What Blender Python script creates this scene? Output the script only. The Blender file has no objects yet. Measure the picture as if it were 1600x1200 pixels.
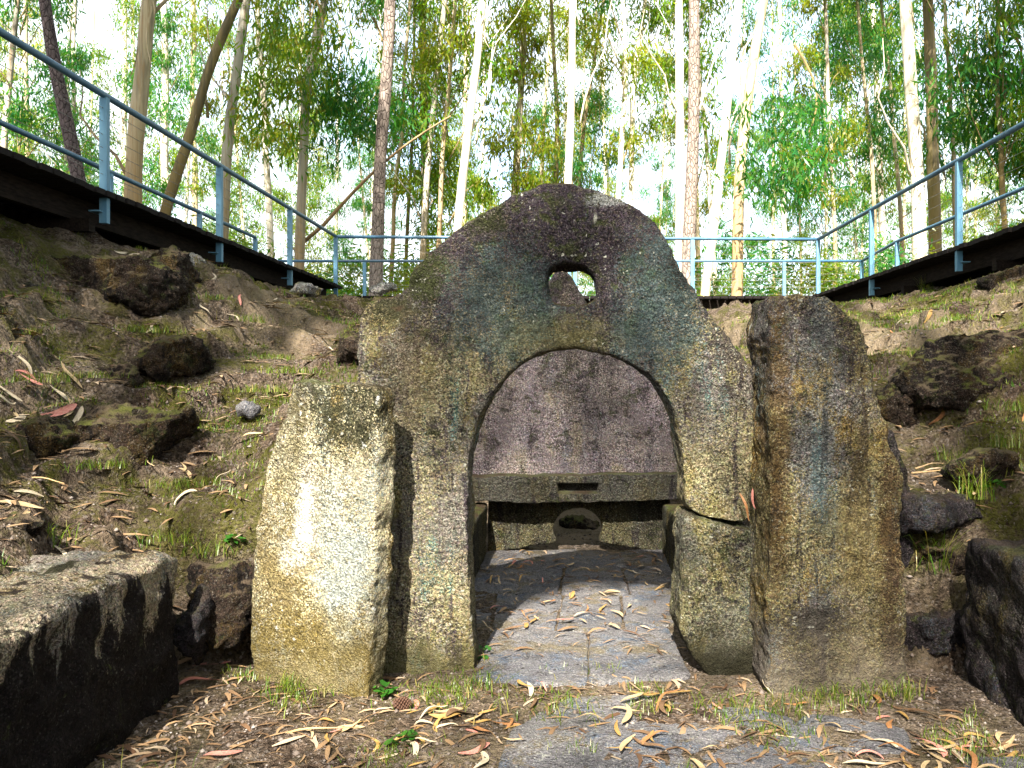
import bpy, bmesh, math
import numpy as np
from mathutils import Vector, Matrix, Euler

# ------------------------------------------------------------------ camera, sky, sun, exposure
S = bpy.context.scene
COL = S.collection
FPX, CX, CY, EYE = 1230.0, 890.0, 592.0, 1.55        # focal length and principal point of the 1600 px photograph
cd = bpy.data.cameras.new('camera'); cam = bpy.data.objects.new('camera', cd); COL.objects.link(cam)
cam.location = (0, 0, EYE); cam.rotation_euler = (math.pi/2, 0, 0)
cd.sensor_width = 36.0; cd.lens = FPX/1600*36.0
cd.shift_x = -(CX-800)/1600; cd.shift_y = (CY-600)/1600
cd.clip_start = 0.05; cd.clip_end = 2000
S.camera = cam

SUN_EL, SUN_AZ = math.radians(43), math.radians(9)    # sun behind the camera, a little to the left
LD = np.array([math.sin(SUN_AZ)*math.cos(SUN_EL), math.cos(SUN_AZ)*math.cos(SUN_EL), -math.sin(SUN_EL)])  # direction light travels
world = bpy.data.worlds.new('World'); S.world = world; world.use_nodes = True
wn = world.node_tree; bg = wn.nodes['Background']
sky = wn.nodes.new('ShaderNodeTexSky'); sky.sky_type = 'NISHITA'; sky.sun_disc = False
sky.sun_elevation = SUN_EL; sky.sun_rotation = math.pi + SUN_AZ
sky.air_density = 1.0; sky.dust_density = 3.0; sky.ozone_density = 1.0
_tc = wn.nodes.new('ShaderNodeTexCoord'); _cn = wn.nodes.new('ShaderNodeTexNoise'); _cn.inputs['Scale'].default_value = 3.2; _cn.inputs['Detail'].default_value = 5; _cn.inputs['Roughness'].default_value = .6
wn.links.new(_tc.outputs['Generated'], _cn.inputs['Vector'])
_mr = wn.nodes.new('ShaderNodeMapRange'); wn.links.new(_cn.outputs[0], _mr.inputs[0])
for _i, _v in enumerate((.36, .62, .30, .95)): _mr.inputs[_i+1].default_value = _v
_mx = wn.nodes.new('ShaderNodeMix'); _mx.data_type = 'RGBA'; wn.links.new(_mr.outputs[0], _mx.inputs[0]); wn.links.new(sky.outputs[0], _mx.inputs[6]); _mx.inputs[7].default_value = (2.55, 2.7, 2.75, 1)   # thin white cloud
wn.links.new(_mx.outputs[2], bg.inputs[0]); bg.inputs[1].default_value = 0.15
sl = bpy.data.lights.new('sun', 'SUN'); sl.energy = 4.7; sl.angle = math.radians(0.53); sl.color = (1, .94, .83)
so = bpy.data.objects.new('sun', sl); COL.objects.link(so)
so.rotation_euler = Vector(LD.tolist()).to_track_quat('-Z', 'Y').to_euler(); so.location = (-3, -12, 14)
S.view_settings.view_transform = 'Standard'; S.view_settings.look = 'None'
S.view_settings.exposure = 2.35; S.view_settings.gamma = 1.0; S.view_settings.use_curve_mapping = False
S.render.engine = 'CYCLES'
S.cycles.max_bounces = 6; S.cycles.diffuse_bounces = 3; S.cycles.glossy_bounces = 2; S.cycles.transmission_bounces = 3

# ------------------------------------------------------------------ helpers
rng = np.random.default_rng(7)
def P(px, py, Y):
    return np.array([(px-CX)*Y/FPX, Y, EYE-(py-CY)*Y/FPX])
def _hash(i, j, k, s):
    n = (i*374761393 + j*668265263 + k*2147483647 + s*1274126177) & 0xffffffff
    n = ((n ^ (n >> 13))*1274126177) & 0xffffffff
    n = ((n ^ (n >> 16))*2246822519) & 0xffffffff
    return ((n ^ (n >> 15)) & 0xffffff)/float(0xffffff)
def vnoise(p, seed=0):
    p = np.asarray(p, float); f = np.floor(p); t = p-f; t = t*t*t*(t*(t*6-15)+10)
    f = f.astype(np.int64); r = 0
    for a in (0, 1):
        for b in (0, 1):
            for c in (0, 1):
                w = (t[:, 0] if a else 1-t[:, 0])*(t[:, 1] if b else 1-t[:, 1])*(t[:, 2] if c else 1-t[:, 2])
                r = r + w*_hash(f[:, 0]+a, f[:, 1]+b, f[:, 2]+c, seed)
    return r*2-1
def fbm(p, scale, octs=4, seed=0, gain=.5):
    p = np.asarray(p, float)*scale; r = 0; a = 1.0
    for o in range(octs):
        r = r + a*vnoise(p+o*17.3, seed+o); p = p*2.03; a *= gain
    return r
def sstep(a, b, x):
    t = np.clip((x-a)/(b-a), 0, 1); return t*t*(3-2*t)

def tag(o, label=None, cat=None, group=None, kind=None):
    if label: o['label'] = label
    if cat: o['category'] = cat
    if group: o['group'] = group
    if kind: o['kind'] = kind
    return o
def link(name, data, parent=None, loc=None):
    o = bpy.data.objects.new(name, data); COL.objects.link(o)
    if loc is not None: o.location = [float(v) for v in loc]
    if parent is not None: o.parent = parent
    return o
def empty(name, loc, label, cat, group=None):
    o = link(name, None, None, loc); o.empty_display_size = .1
    return tag(o, label, cat, group)
def mesh_np(name, v, f, mat=None, smooth=False):
    me = bpy.data.meshes.new(name)
    v = np.asarray(v, np.float32); f = np.asarray(f, np.int32)
    me.vertices.add(len(v)); me.vertices.foreach_set('co', v.ravel())
    n, k = f.shape
    me.loops.add(n*k); me.loops.foreach_set('vertex_index', f.ravel())
    me.polygons.add(n); me.polygons.foreach_set('loop_start', np.arange(n, dtype=np.int32)*k)
    me.polygons.foreach_set('loop_total', np.full(n, k, np.int32))
    if smooth: me.polygons.foreach_set('use_smooth', np.ones(n, bool))
    me.update(calc_edges=True)
    if mat: me.materials.append(mat)
    return me
class MB:
    """collects shapes into one mesh (quads and triangles)"""
    def __init__(s): s.v = []; s.f = []; s.n = 0
    def add(s, v, f):
        v = np.asarray(v, float); s.v.append(v); s.f += [tuple(int(q)+s.n for q in t) for t in f]; s.n += len(v)
    def box(s, c, size, R=None):
        d = np.array([[x, y, z] for x in (-.5, .5) for y in (-.5, .5) for z in (-.5, .5)])*np.array(size)
        if R is not None: d = d @ np.array(R).T
        s.add(d+np.array(c), [(0, 1, 3, 2), (4, 6, 7, 5), (0, 4, 5, 1), (2, 3, 7, 6), (0, 2, 6, 4), (1, 5, 7, 3)])
    def tube(s, pts, rad, n=10, cap=True):
        pts = np.asarray(pts, float); m = len(pts); rad = np.broadcast_to(np.asarray(rad, float), (m,))
        t = np.gradient(pts, axis=0); t /= np.linalg.norm(t, axis=1)[:, None]+1e-9
        up = np.array([0, 0, 1.]) if abs(t[0, 2]) < .9 else np.array([1., 0, 0])
        vs = []
        for i in range(m):
            a = np.cross(up, t[i]); a /= np.linalg.norm(a)+1e-9; b = np.cross(t[i], a); up = b if abs(t[i] @ b) < .9 else up
            th = np.arange(n)*2*math.pi/n
            vs.append(pts[i]+rad[i]*(np.cos(th)[:, None]*a+np.sin(th)[:, None]*b))
        f = [(i*n+j, i*n+(j+1) % n, (i+1)*n+(j+1) % n, (i+1)*n+j) for i in range(m-1) for j in range(n)]
        if cap: f += [tuple(range(n))[::-1], tuple((m-1)*n+j for j in range(n))]
        s.add(np.concatenate(vs), f)
    def build(s, name, mat, parent=None, loc=None, smooth=False):
        me = bpy.data.meshes.new(name)
        v = np.concatenate(s.v)
        me.from_pydata(v.tolist(), [], s.f); me.update()
        if smooth: me.polygons.foreach_set('use_smooth', np.ones(len(me.polygons), bool))
        me.materials.append(mat)
        return link(name, me, parent, loc)
def copy_tree(o, parent=None):
    c = o.copy(); COL.objects.link(c)
    if parent is not None: c.parent = parent
    for ch in list(o.children): copy_tree(ch, c)
    return c

# ------------------------------------------------------------------ materials
def new_mat(name):
    m = bpy.data.materials.new(name); m.use_nodes = True
    return m, m.node_tree, m.node_tree.nodes['Principled BSDF']
class NT:
    def __init__(s, nt): s.t = nt
    def n(s, kind, **kw):
        nd = s.t.nodes.new(kind)
        for k, v in kw.items(): setattr(nd, k, v)
        return nd
    def l(s, a, b): s.t.links.new(a, b)
    def coord(s, scale=(1, 1, 1), obj=True, rot=(0, 0, 0)):
        if obj: src = s.n('ShaderNodeTexCoord').outputs['Object']
        else: src = s.n('ShaderNodeNewGeometry').outputs['Position']
        m = s.n('ShaderNodeMapping'); m.inputs['Scale'].default_value = scale; m.inputs['Rotation'].default_value = rot
        s.l(src, m.inputs['Vector']); return m.outputs[0]
    def noise(s, vec, scale, detail=4, rough=.55, dist=0, off=None):
        t = s.n('ShaderNodeTexNoise'); t.inputs['Scale'].default_value = scale; t.inputs['Detail'].default_value = detail
        t.inputs['Roughness'].default_value = rough; t.inputs['Distortion'].default_value = dist
        if off is not None:
            a = s.n('ShaderNodeVectorMath', operation='ADD'); a.inputs[1].default_value = off; s.l(vec, a.inputs[0]); vec = a.outputs[0]
        s.l(vec, t.inputs['Vector']); return t.outputs['Fac'] if 'Fac' in t.outputs else t.outputs[0]
    def voro(s, vec, scale, out='Color', feature='F1'):
        t = s.n('ShaderNodeTexVoronoi', feature=feature); t.inputs['Scale'].default_value = scale; s.l(vec, t.inputs['Vector']); return t.outputs[out]
    def rng(s, x, a, b, c=0, d=1, smooth=True):
        m = s.n('ShaderNodeMapRange', interpolation_type='SMOOTHSTEP' if smooth else 'LINEAR')
        for i, v in enumerate((a, b, c, d)): m.inputs[i+1].default_value = v
        s.l(x, m.inputs[0]); return m.outputs[0]
    def math(s, op, a, b=None, clamp=False):
        m = s.n('ShaderNodeMath', operation=op, use_clamp=clamp)
        for i, v in enumerate((a, b)):
            if v is None: continue
            if isinstance(v, (int, float)): m.inputs[i].default_value = v
            else: s.l(v, m.inputs[i])
        return m.outputs[0]
    def mix(s, fac, a, b, blend='MIX'):
        m = s.n('ShaderNodeMix', data_type='RGBA', blend_type=blend)
        for sock, v in ((m.inputs[0], fac), (m.inputs[6], a), (m.inputs[7], b)):
            if isinstance(v, (int, float)): sock.default_value = v
            elif isinstance(v, tuple): sock.default_value = (*v, 1) if len(v) == 3 else v
            else: s.l(v, sock)
        return m.outputs[2]
    def bump(s, h, dist, strength=1.0, normal=None):
        b = s.n('ShaderNodeBump'); b.inputs['Strength'].default_value = strength; b.inputs['Distance'].default_value = dist
        s.l(h, b.inputs['Height'])
        if normal is not None: s.l(normal, b.inputs['Normal'])
        return b.outputs[0]

def stone_mat(name, A, B, teal=(.10, .17, .16), dark=(.022, .018, .02), pale=(.5, .5, .42), moss=(.06, .075, .012),
              teal_amt=.5, dark_amt=.5, top=None, pale_amt=.5, moss_amt=.5, foot=None, rust=None, speck=1.0, warm=(.34, .27, .09), hue=.35, base_off=(0, 0, 0), soil=(.05, .032, .018), crust_amt=.85, zones=None):
    """weathered granite: mottled base, streaks that run down, dark crust (denser towards height 'top'), pale lichen, moss on ledges"""
    m, nt, bs = new_mat(name); N = NT(nt)
    c = N.coord(); o = base_off
    wob = N.n('ShaderNodeVectorMath', operation='MULTIPLY_ADD'); nz = N.n('ShaderNodeTexNoise'); nz.inputs['Scale'].default_value = 45; N.l(c, nz.inputs['Vector']); N.l(nz.outputs['Color'], wob.inputs[0]); wob.inputs[1].default_value = (.02,)*3; N.l(c, wob.inputs[2])
    cell = N.voro(wob.outputs[0], 165); sepc = N.n('ShaderNodeSeparateColor'); N.l(cell, sepc.inputs[0])
    gr, gg, gb = sepc.outputs[0], sepc.outputs[1], sepc.outputs[2]
    def grain(mask, amt, r, soft=.8):     # each crystal takes the tint or not: share of tinted crystals follows the mask
        return N.rng(N.math('SUBTRACT', N.math('MULTIPLY', mask, amt*(1+soft)), r), 0, soft, 0, 1)
    big = N.noise(c, 1.7, 5, .6, .3, o)
    col = N.mix(grain(N.rng(big, .34, .66), 1, gr, .6), A, B)
    wn_ = N.noise(N.coord((1, 1, .5)), 4.5, 4, .6, .2, (3+o[0], 1, 7))
    col = N.mix(grain(N.rng(wn_, .44, .70), .85, gg), col, warm)
    st = N.coord((7, 7, .8)); s1 = N.noise(st, 1.0, 4, .6, .2, (5+o[0], 2, 1)); s2 = N.noise(st, 1.6, 4, .65, .2, (11, 7+o[0], 4))
    patch = N.noise(c, 2.3, 3, .5, 0, (9, 4+o[0], 2))
    col = N.mix(grain(N.math('MULTIPLY', N.rng(s1, .42, .66), N.rng(patch, .36, .58)), teal_amt, gb), col, teal)
    dk = N.math('MULTIPLY', N.rng(s2, .50, .64), dark_amt)
    sep = N.n('ShaderNodeSeparateXYZ'); N.l(N.coord(), sep.inputs[0])
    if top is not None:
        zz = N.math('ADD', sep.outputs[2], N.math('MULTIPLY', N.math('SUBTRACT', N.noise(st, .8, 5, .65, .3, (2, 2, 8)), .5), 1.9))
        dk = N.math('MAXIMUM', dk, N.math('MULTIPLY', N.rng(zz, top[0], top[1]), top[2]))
    # crusts of black lichen and moss: irregular colonies, thicker towards the top and along edges
    cn = N.noise(c, 6.5, 6, .72, .4, (6, 1, o[0])); lift = .0
    if top is not None: cn = N.math('ADD', cn, N.rng(sep.outputs[2], top[0], top[1]+.3, -.045, .085, False))
    crust = N.math('MULTIPLY', N.rng(cn, .565, .59), crust_amt)
    dkn = N.noise(c, 26, 4, .7, 0, (1, 5, 2)); dkn = N.math('ADD', N.math('MULTIPLY', dkn, .6), N.math('MULTIPLY', gr, .4))
    dk = N.math('MAXIMUM', N.rng(N.math('SUBTRACT', N.math('MULTIPLY', dk, 1.25), dkn), -.25, .45, 0, 1), N.math('MULTIPLY', crust, N.rng(dkn, .28, .44)))
    dcol = N.mix(N.math('MULTIPLY', crust, N.rng(N.noise(c, 14, 3, .6), .4, .6)), dark, (.028, .034, .008))
    col = N.mix(dk, col, dcol)
    # grit: crystals of different hue and lightness; darkest specks are biotite plus painted shade
    cell2 = N.voro(N.coord((1, 1, 1), True, (.5, .3, .9)), 72)
    col = N.mix(hue, col, N.mix(1.0, col, N.mix(.4, (1, 1, 1), cell2), 'MULTIPLY'))
    gn = N.noise(c, 80, 3, .75)
    val = N.math('MULTIPLY', N.rng(gn, .37, .65, .32, 1.8, False), N.math('MULTIPLY', N.rng(gg, 0, 1, .55, 1.6, False), N.rng(gb, .04, .18, .42, 1)))
    sk = N.math('MULTIPLY', N.rng(N.noise(c, 3.2, 4, .65, .3, (3, 9, o[0])), .34, .6, .55, 1.15), speck); val = N.math('ADD', N.math('MULTIPLY', N.math('SUBTRACT', val, 1), sk), 1)
    vm = N.n('ShaderNodeVectorMath', operation='SCALE'); N.l(col, vm.inputs[0]); N.l(val, vm.inputs['Scale']); col = vm.outputs[0]
    col = N.mix(N.math('MULTIPLY', N.math('MULTIPLY', N.rng(gb, .86, .98), N.rng(gn, .42, .6, 0, .45)), N.math('SUBTRACT', 1, N.math('MULTIPLY', dk, .75))), col, pale)
    pv = N.n('ShaderNodeTexVoronoi'); pv.inputs['Scale'].default_value = 17; N.l(wob.outputs[0], pv.inputs['Vector']); psc = N.n('ShaderNodeSeparateColor'); N.l(pv.outputs['Color'], psc.inputs[0])
    pit_ = N.math('MULTIPLY', N.rng(pv.outputs['Distance'], .10, .20, 1, 0), N.rng(psc.outputs[0], .72, .76)); col = N.mix(N.math('MULTIPLY', pit_, .85), col, tuple(x*.7 for x in dark))
    for (zx, zz_, sx, sz_, zc, za, zf) in (zones or ()):
        ex = N.math('DIVIDE', N.math('SUBTRACT', sep.outputs[0], zx), sx); ez = N.math('DIVIDE', N.math('SUBTRACT', sep.outputs[2], zz_), sz_)
        dd = N.math('ADD', N.math('MULTIPLY', ex, ex), N.math('MULTIPLY', ez, ez)); dd = N.math('ADD', dd, N.math('MULTIPLY', N.math('SUBTRACT', N.noise(c, zf, 6, .72, .3, (zx*9, 2, zz_*5)), .5), 5.0))
        dd = N.math('ADD', dd, N.math('MULTIPLY', N.math('SUBTRACT', gr, .5), 1.7)); zm_ = N.math('MULTIPLY', N.rng(dd, .1, 1.4, 1, 0), za); zv = N.n('ShaderNodeVectorMath', operation='SCALE'); zv.inputs[0].default_value = zc; N.l(N.math('ADD', N.math('MULTIPLY', val, .7), .3), zv.inputs['Scale']); col = N.mix(zm_, col, zv.outputs[0])
    # pale lichen: small spots plus a few long blotches
    lp = N.math('MULTIPLY', N.rng(N.noise(c, 30, 3, .6, 0, (4, 4, 4)), .63, .7), N.rng(N.noise(c, 3, 3, .6, 0, (8, 8, 1+o[0])), .45, .62))
    lp = N.math('MAXIMUM', lp, N.math('MULTIPLY', N.rng(N.noise(N.coord((1, 1, .45)), 6, 5, .6, 0, (2, 6, 6+o[0])), .68, .73), .9))
    col = N.mix(N.math('MULTIPLY', lp, pale_amt), col, pale)
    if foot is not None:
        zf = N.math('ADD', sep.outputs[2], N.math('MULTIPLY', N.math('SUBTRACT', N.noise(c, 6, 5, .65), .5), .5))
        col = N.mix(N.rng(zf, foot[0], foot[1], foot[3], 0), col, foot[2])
    if rust is not None:
        rx = N.math('ADD', sep.outputs[0], N.math('MULTIPLY', N.math('SUBTRACT', N.noise(c, 7, 5, .65), .5), .18))
        a = N.rng(rx, rust[0], rust[1]); a = N.math('MULTIPLY', a, N.rng(N.noise(N.coord((3, 3, 1)), 2, 4), .35, .6))
        col = N.mix(N.math('MULTIPLY', a, rust[2]), col, rust[3])
    # moss on what faces up, broken by noise
    g = N.n('ShaderNodeNewGeometry'); sn = N.n('ShaderNodeSeparateXYZ'); N.l(g.outputs['Normal'], sn.inputs[0])
    mm = N.math('ADD', sn.outputs[2], N.math('MULTIPLY', N.math('SUBTRACT', N.noise(c, 9, 5, .7, 0, (7, 1, 1)), .5), 2.2))
    mm = N.math('MULTIPLY', N.rng(mm, .5, .9), moss_amt)
    mossc = N.mix(N.noise(c, 40, 3, .7), tuple(x*.35 for x in moss), tuple(x*1.7 for x in moss)); mossc = N.mix(N.rng(N.noise(c, 5, 4, .6, 0, (3, 3, 9)), .4, .6), mossc, soil)
    col = N.mix(mm, col, mossc)
    N.l(col, bs.inputs['Base Color']); bs.inputs['Roughness'].default_value = .92; bs.inputs['Specular IOR Level'].default_value = .15
    h = N.math('ADD', N.math('MULTIPLY', gn, 1.0), N.math('MULTIPLY', N.noise(c, 22, 4, .7), 1.6))
    N.l(N.bump(h, .030, 1.0), bs.inputs['Normal'])
    return m
OCHRE, GREYP = (.30, .25, .11), (.19, .17, .155)
M_slab = stone_mat('granite_slab', (.185, .16, .09), (.125, .112, .092), teal=(.06, .14, .13), warm=(.18, .15, .06), dark=(.032, .024, .031), top=(.7, 2.35, .74), teal_amt=.5, dark_amt=.62, pale_amt=.85, moss_amt=1.0, foot=(.0, .22, (.09, .08, .03), .8),
    zones=[(-.78, 2.12, .16, .16, (.022, .026, .007), .95, 7), (-.93, 1.93, .15, .10, (.03, .03, .010), .8, 8), (-.45, 2.38, .12, .07, (.022, .024, .008), .9, 9), (.60, 2.1, .10, .30, (.025, .020, .018), .85, 8), (.85, 1.72, .10, .25, (.03, .024, .02), .85, 8), (.2, 2.5, .10, .04, (.26, .27, .26), .6, 8), (-.05, 1.78, .3, .10, (.16, .14, .05), .6, 7), (-.35, 1.95, .3, .3, (.075, .125, .115), .45, 5), (.45, 1.9, .22, .4, (.07, .12, .115), .45, 5), (-.85, 1.55, .14, .3, (.10, .075, .035), .5, 8)])
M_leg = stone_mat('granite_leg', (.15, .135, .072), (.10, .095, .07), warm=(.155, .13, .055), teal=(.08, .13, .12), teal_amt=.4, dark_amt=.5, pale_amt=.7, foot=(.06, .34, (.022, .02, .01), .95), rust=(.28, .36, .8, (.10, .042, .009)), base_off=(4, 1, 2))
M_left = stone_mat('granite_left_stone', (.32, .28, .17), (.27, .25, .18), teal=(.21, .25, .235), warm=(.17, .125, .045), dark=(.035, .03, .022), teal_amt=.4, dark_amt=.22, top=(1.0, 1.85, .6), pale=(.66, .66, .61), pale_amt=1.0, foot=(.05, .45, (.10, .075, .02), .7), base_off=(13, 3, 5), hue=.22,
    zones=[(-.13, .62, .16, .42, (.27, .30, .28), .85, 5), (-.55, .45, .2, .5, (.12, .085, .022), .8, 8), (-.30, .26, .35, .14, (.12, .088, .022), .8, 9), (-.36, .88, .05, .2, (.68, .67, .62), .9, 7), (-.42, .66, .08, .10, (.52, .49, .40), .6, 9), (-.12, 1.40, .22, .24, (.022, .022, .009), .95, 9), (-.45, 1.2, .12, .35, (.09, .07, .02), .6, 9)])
M_right = stone_mat('granite_right_stone', (.135, .112, .052), (.095, .086, .08), teal=(.07, .105, .11), warm=(.145, .10, .03), dark=(.018, .013, .014), top=(.9, 2.4, .72), teal_amt=.6, dark_amt=.65, pale_amt=.5, foot=(.05, .45, (.10, .083, .065), .7), rust=(-.10, -.22, .9, (.05, .024, .008)), base_off=(21, 8, 3),
    zones=[(.04, 1.2, .06, .7, (.07, .042, .013), .8, 9), (.50, .7, .14, .6, (.14, .105, .04), .5, 8), (.62, .6, .06, .7, (.045, .024, .012), .8, 9), (.25, 1.2, .10, .8, (.075, .095, .092), .3, 7), (.2, .35, .2, .1, (.02, .016, .012), .8, 8)])
M_back = stone_mat('granite_back_slab', (.19, .158, .145), (.135, .11, .118), warm=(.19, .155, .115), teal=(.10, .11, .145), dark=(.03, .022, .027), dark_amt=.5, teal_amt=.4, top=(.6, 2.1, .5), moss_amt=.3, pale=(.38, .42, .40), base_off=(31, 2, 3))
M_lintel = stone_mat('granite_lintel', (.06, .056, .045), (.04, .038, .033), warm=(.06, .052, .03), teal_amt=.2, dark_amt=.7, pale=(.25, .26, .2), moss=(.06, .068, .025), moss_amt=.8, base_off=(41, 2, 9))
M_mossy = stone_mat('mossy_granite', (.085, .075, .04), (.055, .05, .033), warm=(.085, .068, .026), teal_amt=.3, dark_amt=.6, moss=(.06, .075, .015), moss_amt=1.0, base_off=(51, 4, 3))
M_dark = stone_mat('dark_granite', (.042, .036, .032), (.024, .019, .021), teal=(.04, .05, .06), warm=(.055, .042, .014), dark=(.009, .006, .006), dark_amt=.7, teal_amt=.4, pale=(.16, .15, .13), pale_amt=.3, moss=(.04, .048, .012), moss_amt=.4, base_off=(61, 4, 8))  # very dark base with near-black streaks
M_wall = stone_mat('forecourt_granite', (.25, .21, .15), (.17, .15, .13), teal=(.11, .15, .17), warm=(.16, .12, .06), dark=(.010, .007, .007), top=(.74, .46, 1.05), dark_amt=.4, teal_amt=.5, pale=(.4, .38, .33), pale_amt=.3, moss=(.08, .08, .03), moss_amt=.25, base_off=(61, 4, 8))  # shade of the face painted in: near black below, pale sunlit top
M_rock = stone_mat('bank_rock', (.030, .020, .014), (.014, .010, .008), teal=(.04, .042, .042), warm=(.05, .032, .010), dark=(.006, .004, .003), dark_amt=.8, teal_amt=.25, moss=(.075, .08, .016), moss_amt=.9, pale=(.25, .23, .19), pale_amt=.35, base_off=(71, 4, 8), soil=(.10, .073, .048))  # near-black base puts the deep shade of the ledges into the colour
M_palerock = stone_mat('pale_rock', (.36, .34, .31), (.25, .24, .24), teal=(.12, .16, .17), dark=(.02, .014, .012), dark_amt=.6, moss_amt=.4, pale_amt=.8, base_off=(81, 4, 8))
M_rearrock = stone_mat('rear_rock', (.55, .52, .48), (.42, .40, .39), teal=(.35, .38, .42), warm=(.5, .45, .36), dark=(.06, .05, .05), dark_amt=.4, teal_amt=.5, moss_amt=.2, pale_amt=.5, base_off=(85, 4, 8))
M_flag = stone_mat('flagstone', (.165, .156, .158), (.12, .116, .125), teal=(.095, .115, .15), warm=(.15, .125, .085), dark_amt=.4, teal_amt=.7, moss_amt=.0, pale_amt=.45, speck=.4, hue=.12, crust_amt=.35, base_off=(91, 4, 8))

def ground_mat():
    m, nt, bs = new_mat('soil'); N = NT(nt); c = N.coord(obj=False)
    n1 = N.noise(c, 1.3, 6, .6, .4); n2 = N.noise(c, 7, 5, .7); n3 = N.noise(c, 48, 4, .75)
    col = N.mix(N.rng(n1, .35, .65), (.115, .081, .058), (.225, .175, .132))
    col = N.mix(N.rng(n2, .38, .64), N.mix(.6, col, (.022, .012, .008)), col)
    cell = N.voro(c, 70); sp = N.n('ShaderNodeSeparateColor'); N.l(cell, sp.inputs[0])
    vm = N.n('ShaderNodeVectorMath', operation='SCALE'); N.l(col, vm.inputs[0])
    N.l(N.math('MULTIPLY', N.rng(sp.outputs[0], 0, 1, .45, 1.6, False), N.rng(n3, .35, .65, .5, 1.5, False)), vm.inputs['Scale']); col = vm.outputs[0]
    bare = N.rng(N.noise(c, .9, 5, .6, .6, (2, 7, 3)), .52, .66)   # bare sandy patches
    col = N.mix(N.math('MULTIPLY', bare, N.rng(n3, .3, .6)), col, (.22, .17, .12))
    at = N.n('ShaderNodeAttribute'); at.attribute_name = 'sunlit_sand_tint'; col = N.mix(N.math('MULTIPLY', at.outputs['Fac'], N.rng(n3, .25, .5)), col, (.29, .225, .15))  # sandy soil painted paler at the sunlit spots so they stand out
    # thin pale grit
    col = N.mix(N.math('MULTIPLY', N.rng(sp.outputs[1], .86, .95), .7), col, (.25, .21, .18))
    # moss and thin grass patches
    mo = N.noise(c, 2.6, 6, .68, .5, (4, 9, 1)); g = N.n('ShaderNodeNewGeometry'); sx = N.n('ShaderNodeSeparateXYZ'); N.l(g.outputs['Position'], sx.inputs[0])
    hz = N.rng(sx.outputs[2], .1, .9, .25, 1)
    mo = N.math('MULTIPLY', N.math('MULTIPLY', N.rng(mo, .44, .58), N.rng(n3, .36, .52)), N.math('MULTIPLY', hz, N.math('SUBTRACT', 1, N.math('MULTIPLY', at.outputs['Fac'], .8))))
    col = N.mix(N.math('MULTIPLY', mo, .85), col, N.mix(n2, (.035, .045, .005), (.14, .135, .018)))
    N.l(col, bs.inputs['Base Color']); bs.inputs['Roughness'].default_value = 1; bs.inputs['Specular IOR Level'].default_value = .05
    N.l(N.bump(N.math('ADD', n3, N.math('ADD', N.math('MULTIPLY', n2, 2.0), N.math('MULTIPLY', N.noise(c, 19, 5, .7), 2.2))), .06, 1), bs.inputs['Normal'])
    return m
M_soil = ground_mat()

def plain(name, a, b, scale=12, rough=.6, stretch=(1, 1, 1), bump=.003, metal=0, spec=.3):
    m, nt, bs = new_mat(name); N = NT(nt); c = N.coord(stretch)
    n = N.noise(c, scale, 5, .65); N.l(N.mix(N.rng(n, .33, .67), a, b), bs.inputs['Base Color'])
    bs.inputs['Roughness'].default_value = rough; bs.inputs['Metallic'].default_value = metal; bs.inputs['Specular IOR Level'].default_value = spec
    if bump: N.l(N.bump(n, bump, .7), bs.inputs['Normal'])
    return m
M_steel = plain('painted_steel', (.035, .10, .175), (.06, .14, .21), 9, .42, spec=.45, bump=.0006)
M_post = plain('painted_post', (.075, .19, .29), (.12, .25, .35), 6, .5, (1, 1, .3), bump=.0006)
M_cable = plain('steel_cable', (.12, .12, .11), (.2, .19, .17), 20, .5, bump=0)
M_deck = plain('dark_deck_wood', (.006, .005, .0055), (.016, .013, .012), 20, .85, (1, 6, 6), .002, spec=.1)
M_beam = plain('beam_wood', (.007, .005, .0045), (.022, .016, .012), 10, .85, (6, 1, 6), .003, spec=.1)

def leaf_mat(name, c0, c1, c2, trans=.58, rough=.35, island=True):
    m, nt, bs = new_mat(name); N = NT(nt)
    g = N.n('ShaderNodeNewGeometry'); oi = N.n('ShaderNodeObjectInfo')
    r = g.outputs['Random Per Island'] if island else oi.outputs['Random']
    col = N.mix(N.rng(r, .0, .6, 0, 1, False), c0, c1); col = N.mix(N.rng(r, .8, 1.0, 0, 1, False), col, c2)
    big = N.noise(N.coord(obj=False), .7, 3, .6)
    vm = N.n('ShaderNodeVectorMath', operation='SCALE'); N.l(col, vm.inputs[0]); N.l(N.rng(big, .3, .7, .65, 1.4, False), vm.inputs['Scale']); col = vm.outputs[0]
    N.l(col, bs.inputs['Base Color']); bs.inputs['Roughness'].default_value = rough; bs.inputs['Specular IOR Level'].default_value = .3
    tr = N.n('ShaderNodeBsdfTranslucent'); N.l(N.mix(1.0, col, (1.9, 1.7, .5), 'MULTIPLY'), tr.inputs['Color'])
    mx = N.n('ShaderNodeMixShader'); mx.inputs[0].default_value = trans
    N.l(bs.outputs[0], mx.inputs[1]); N.l(tr.outputs[0], mx.inputs[2]); N.l(mx.outputs[0], nt.nodes['Material Output'].inputs['Surface'])
    return m
M_euc = [leaf_mat('eucalyptus_leaves', (.045, .155, .012), (.13, .21, .014), (.20, .17, .03)),
         leaf_mat('eucalyptus_leaves_teal', (.015, .125, .045), (.05, .175, .025), (.14, .17, .04)),
         leaf_mat('eucalyptus_leaves_yellow', (.10, .19, .010), (.19, .23, .016), (.26, .20, .04))]
M_fern = leaf_mat('fern_green', (.03, .11, .012), (.08, .15, .018), (.17, .17, .03))
M_grass = leaf_mat('grass_green', (.035, .10, .007), (.11, .145, .014), (.24, .19, .07), trans=.35)
M_clover = leaf_mat('clover_green', (.015, .07, .008), (.03, .10, .012), (.04, .12, .015), trans=.3)

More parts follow.
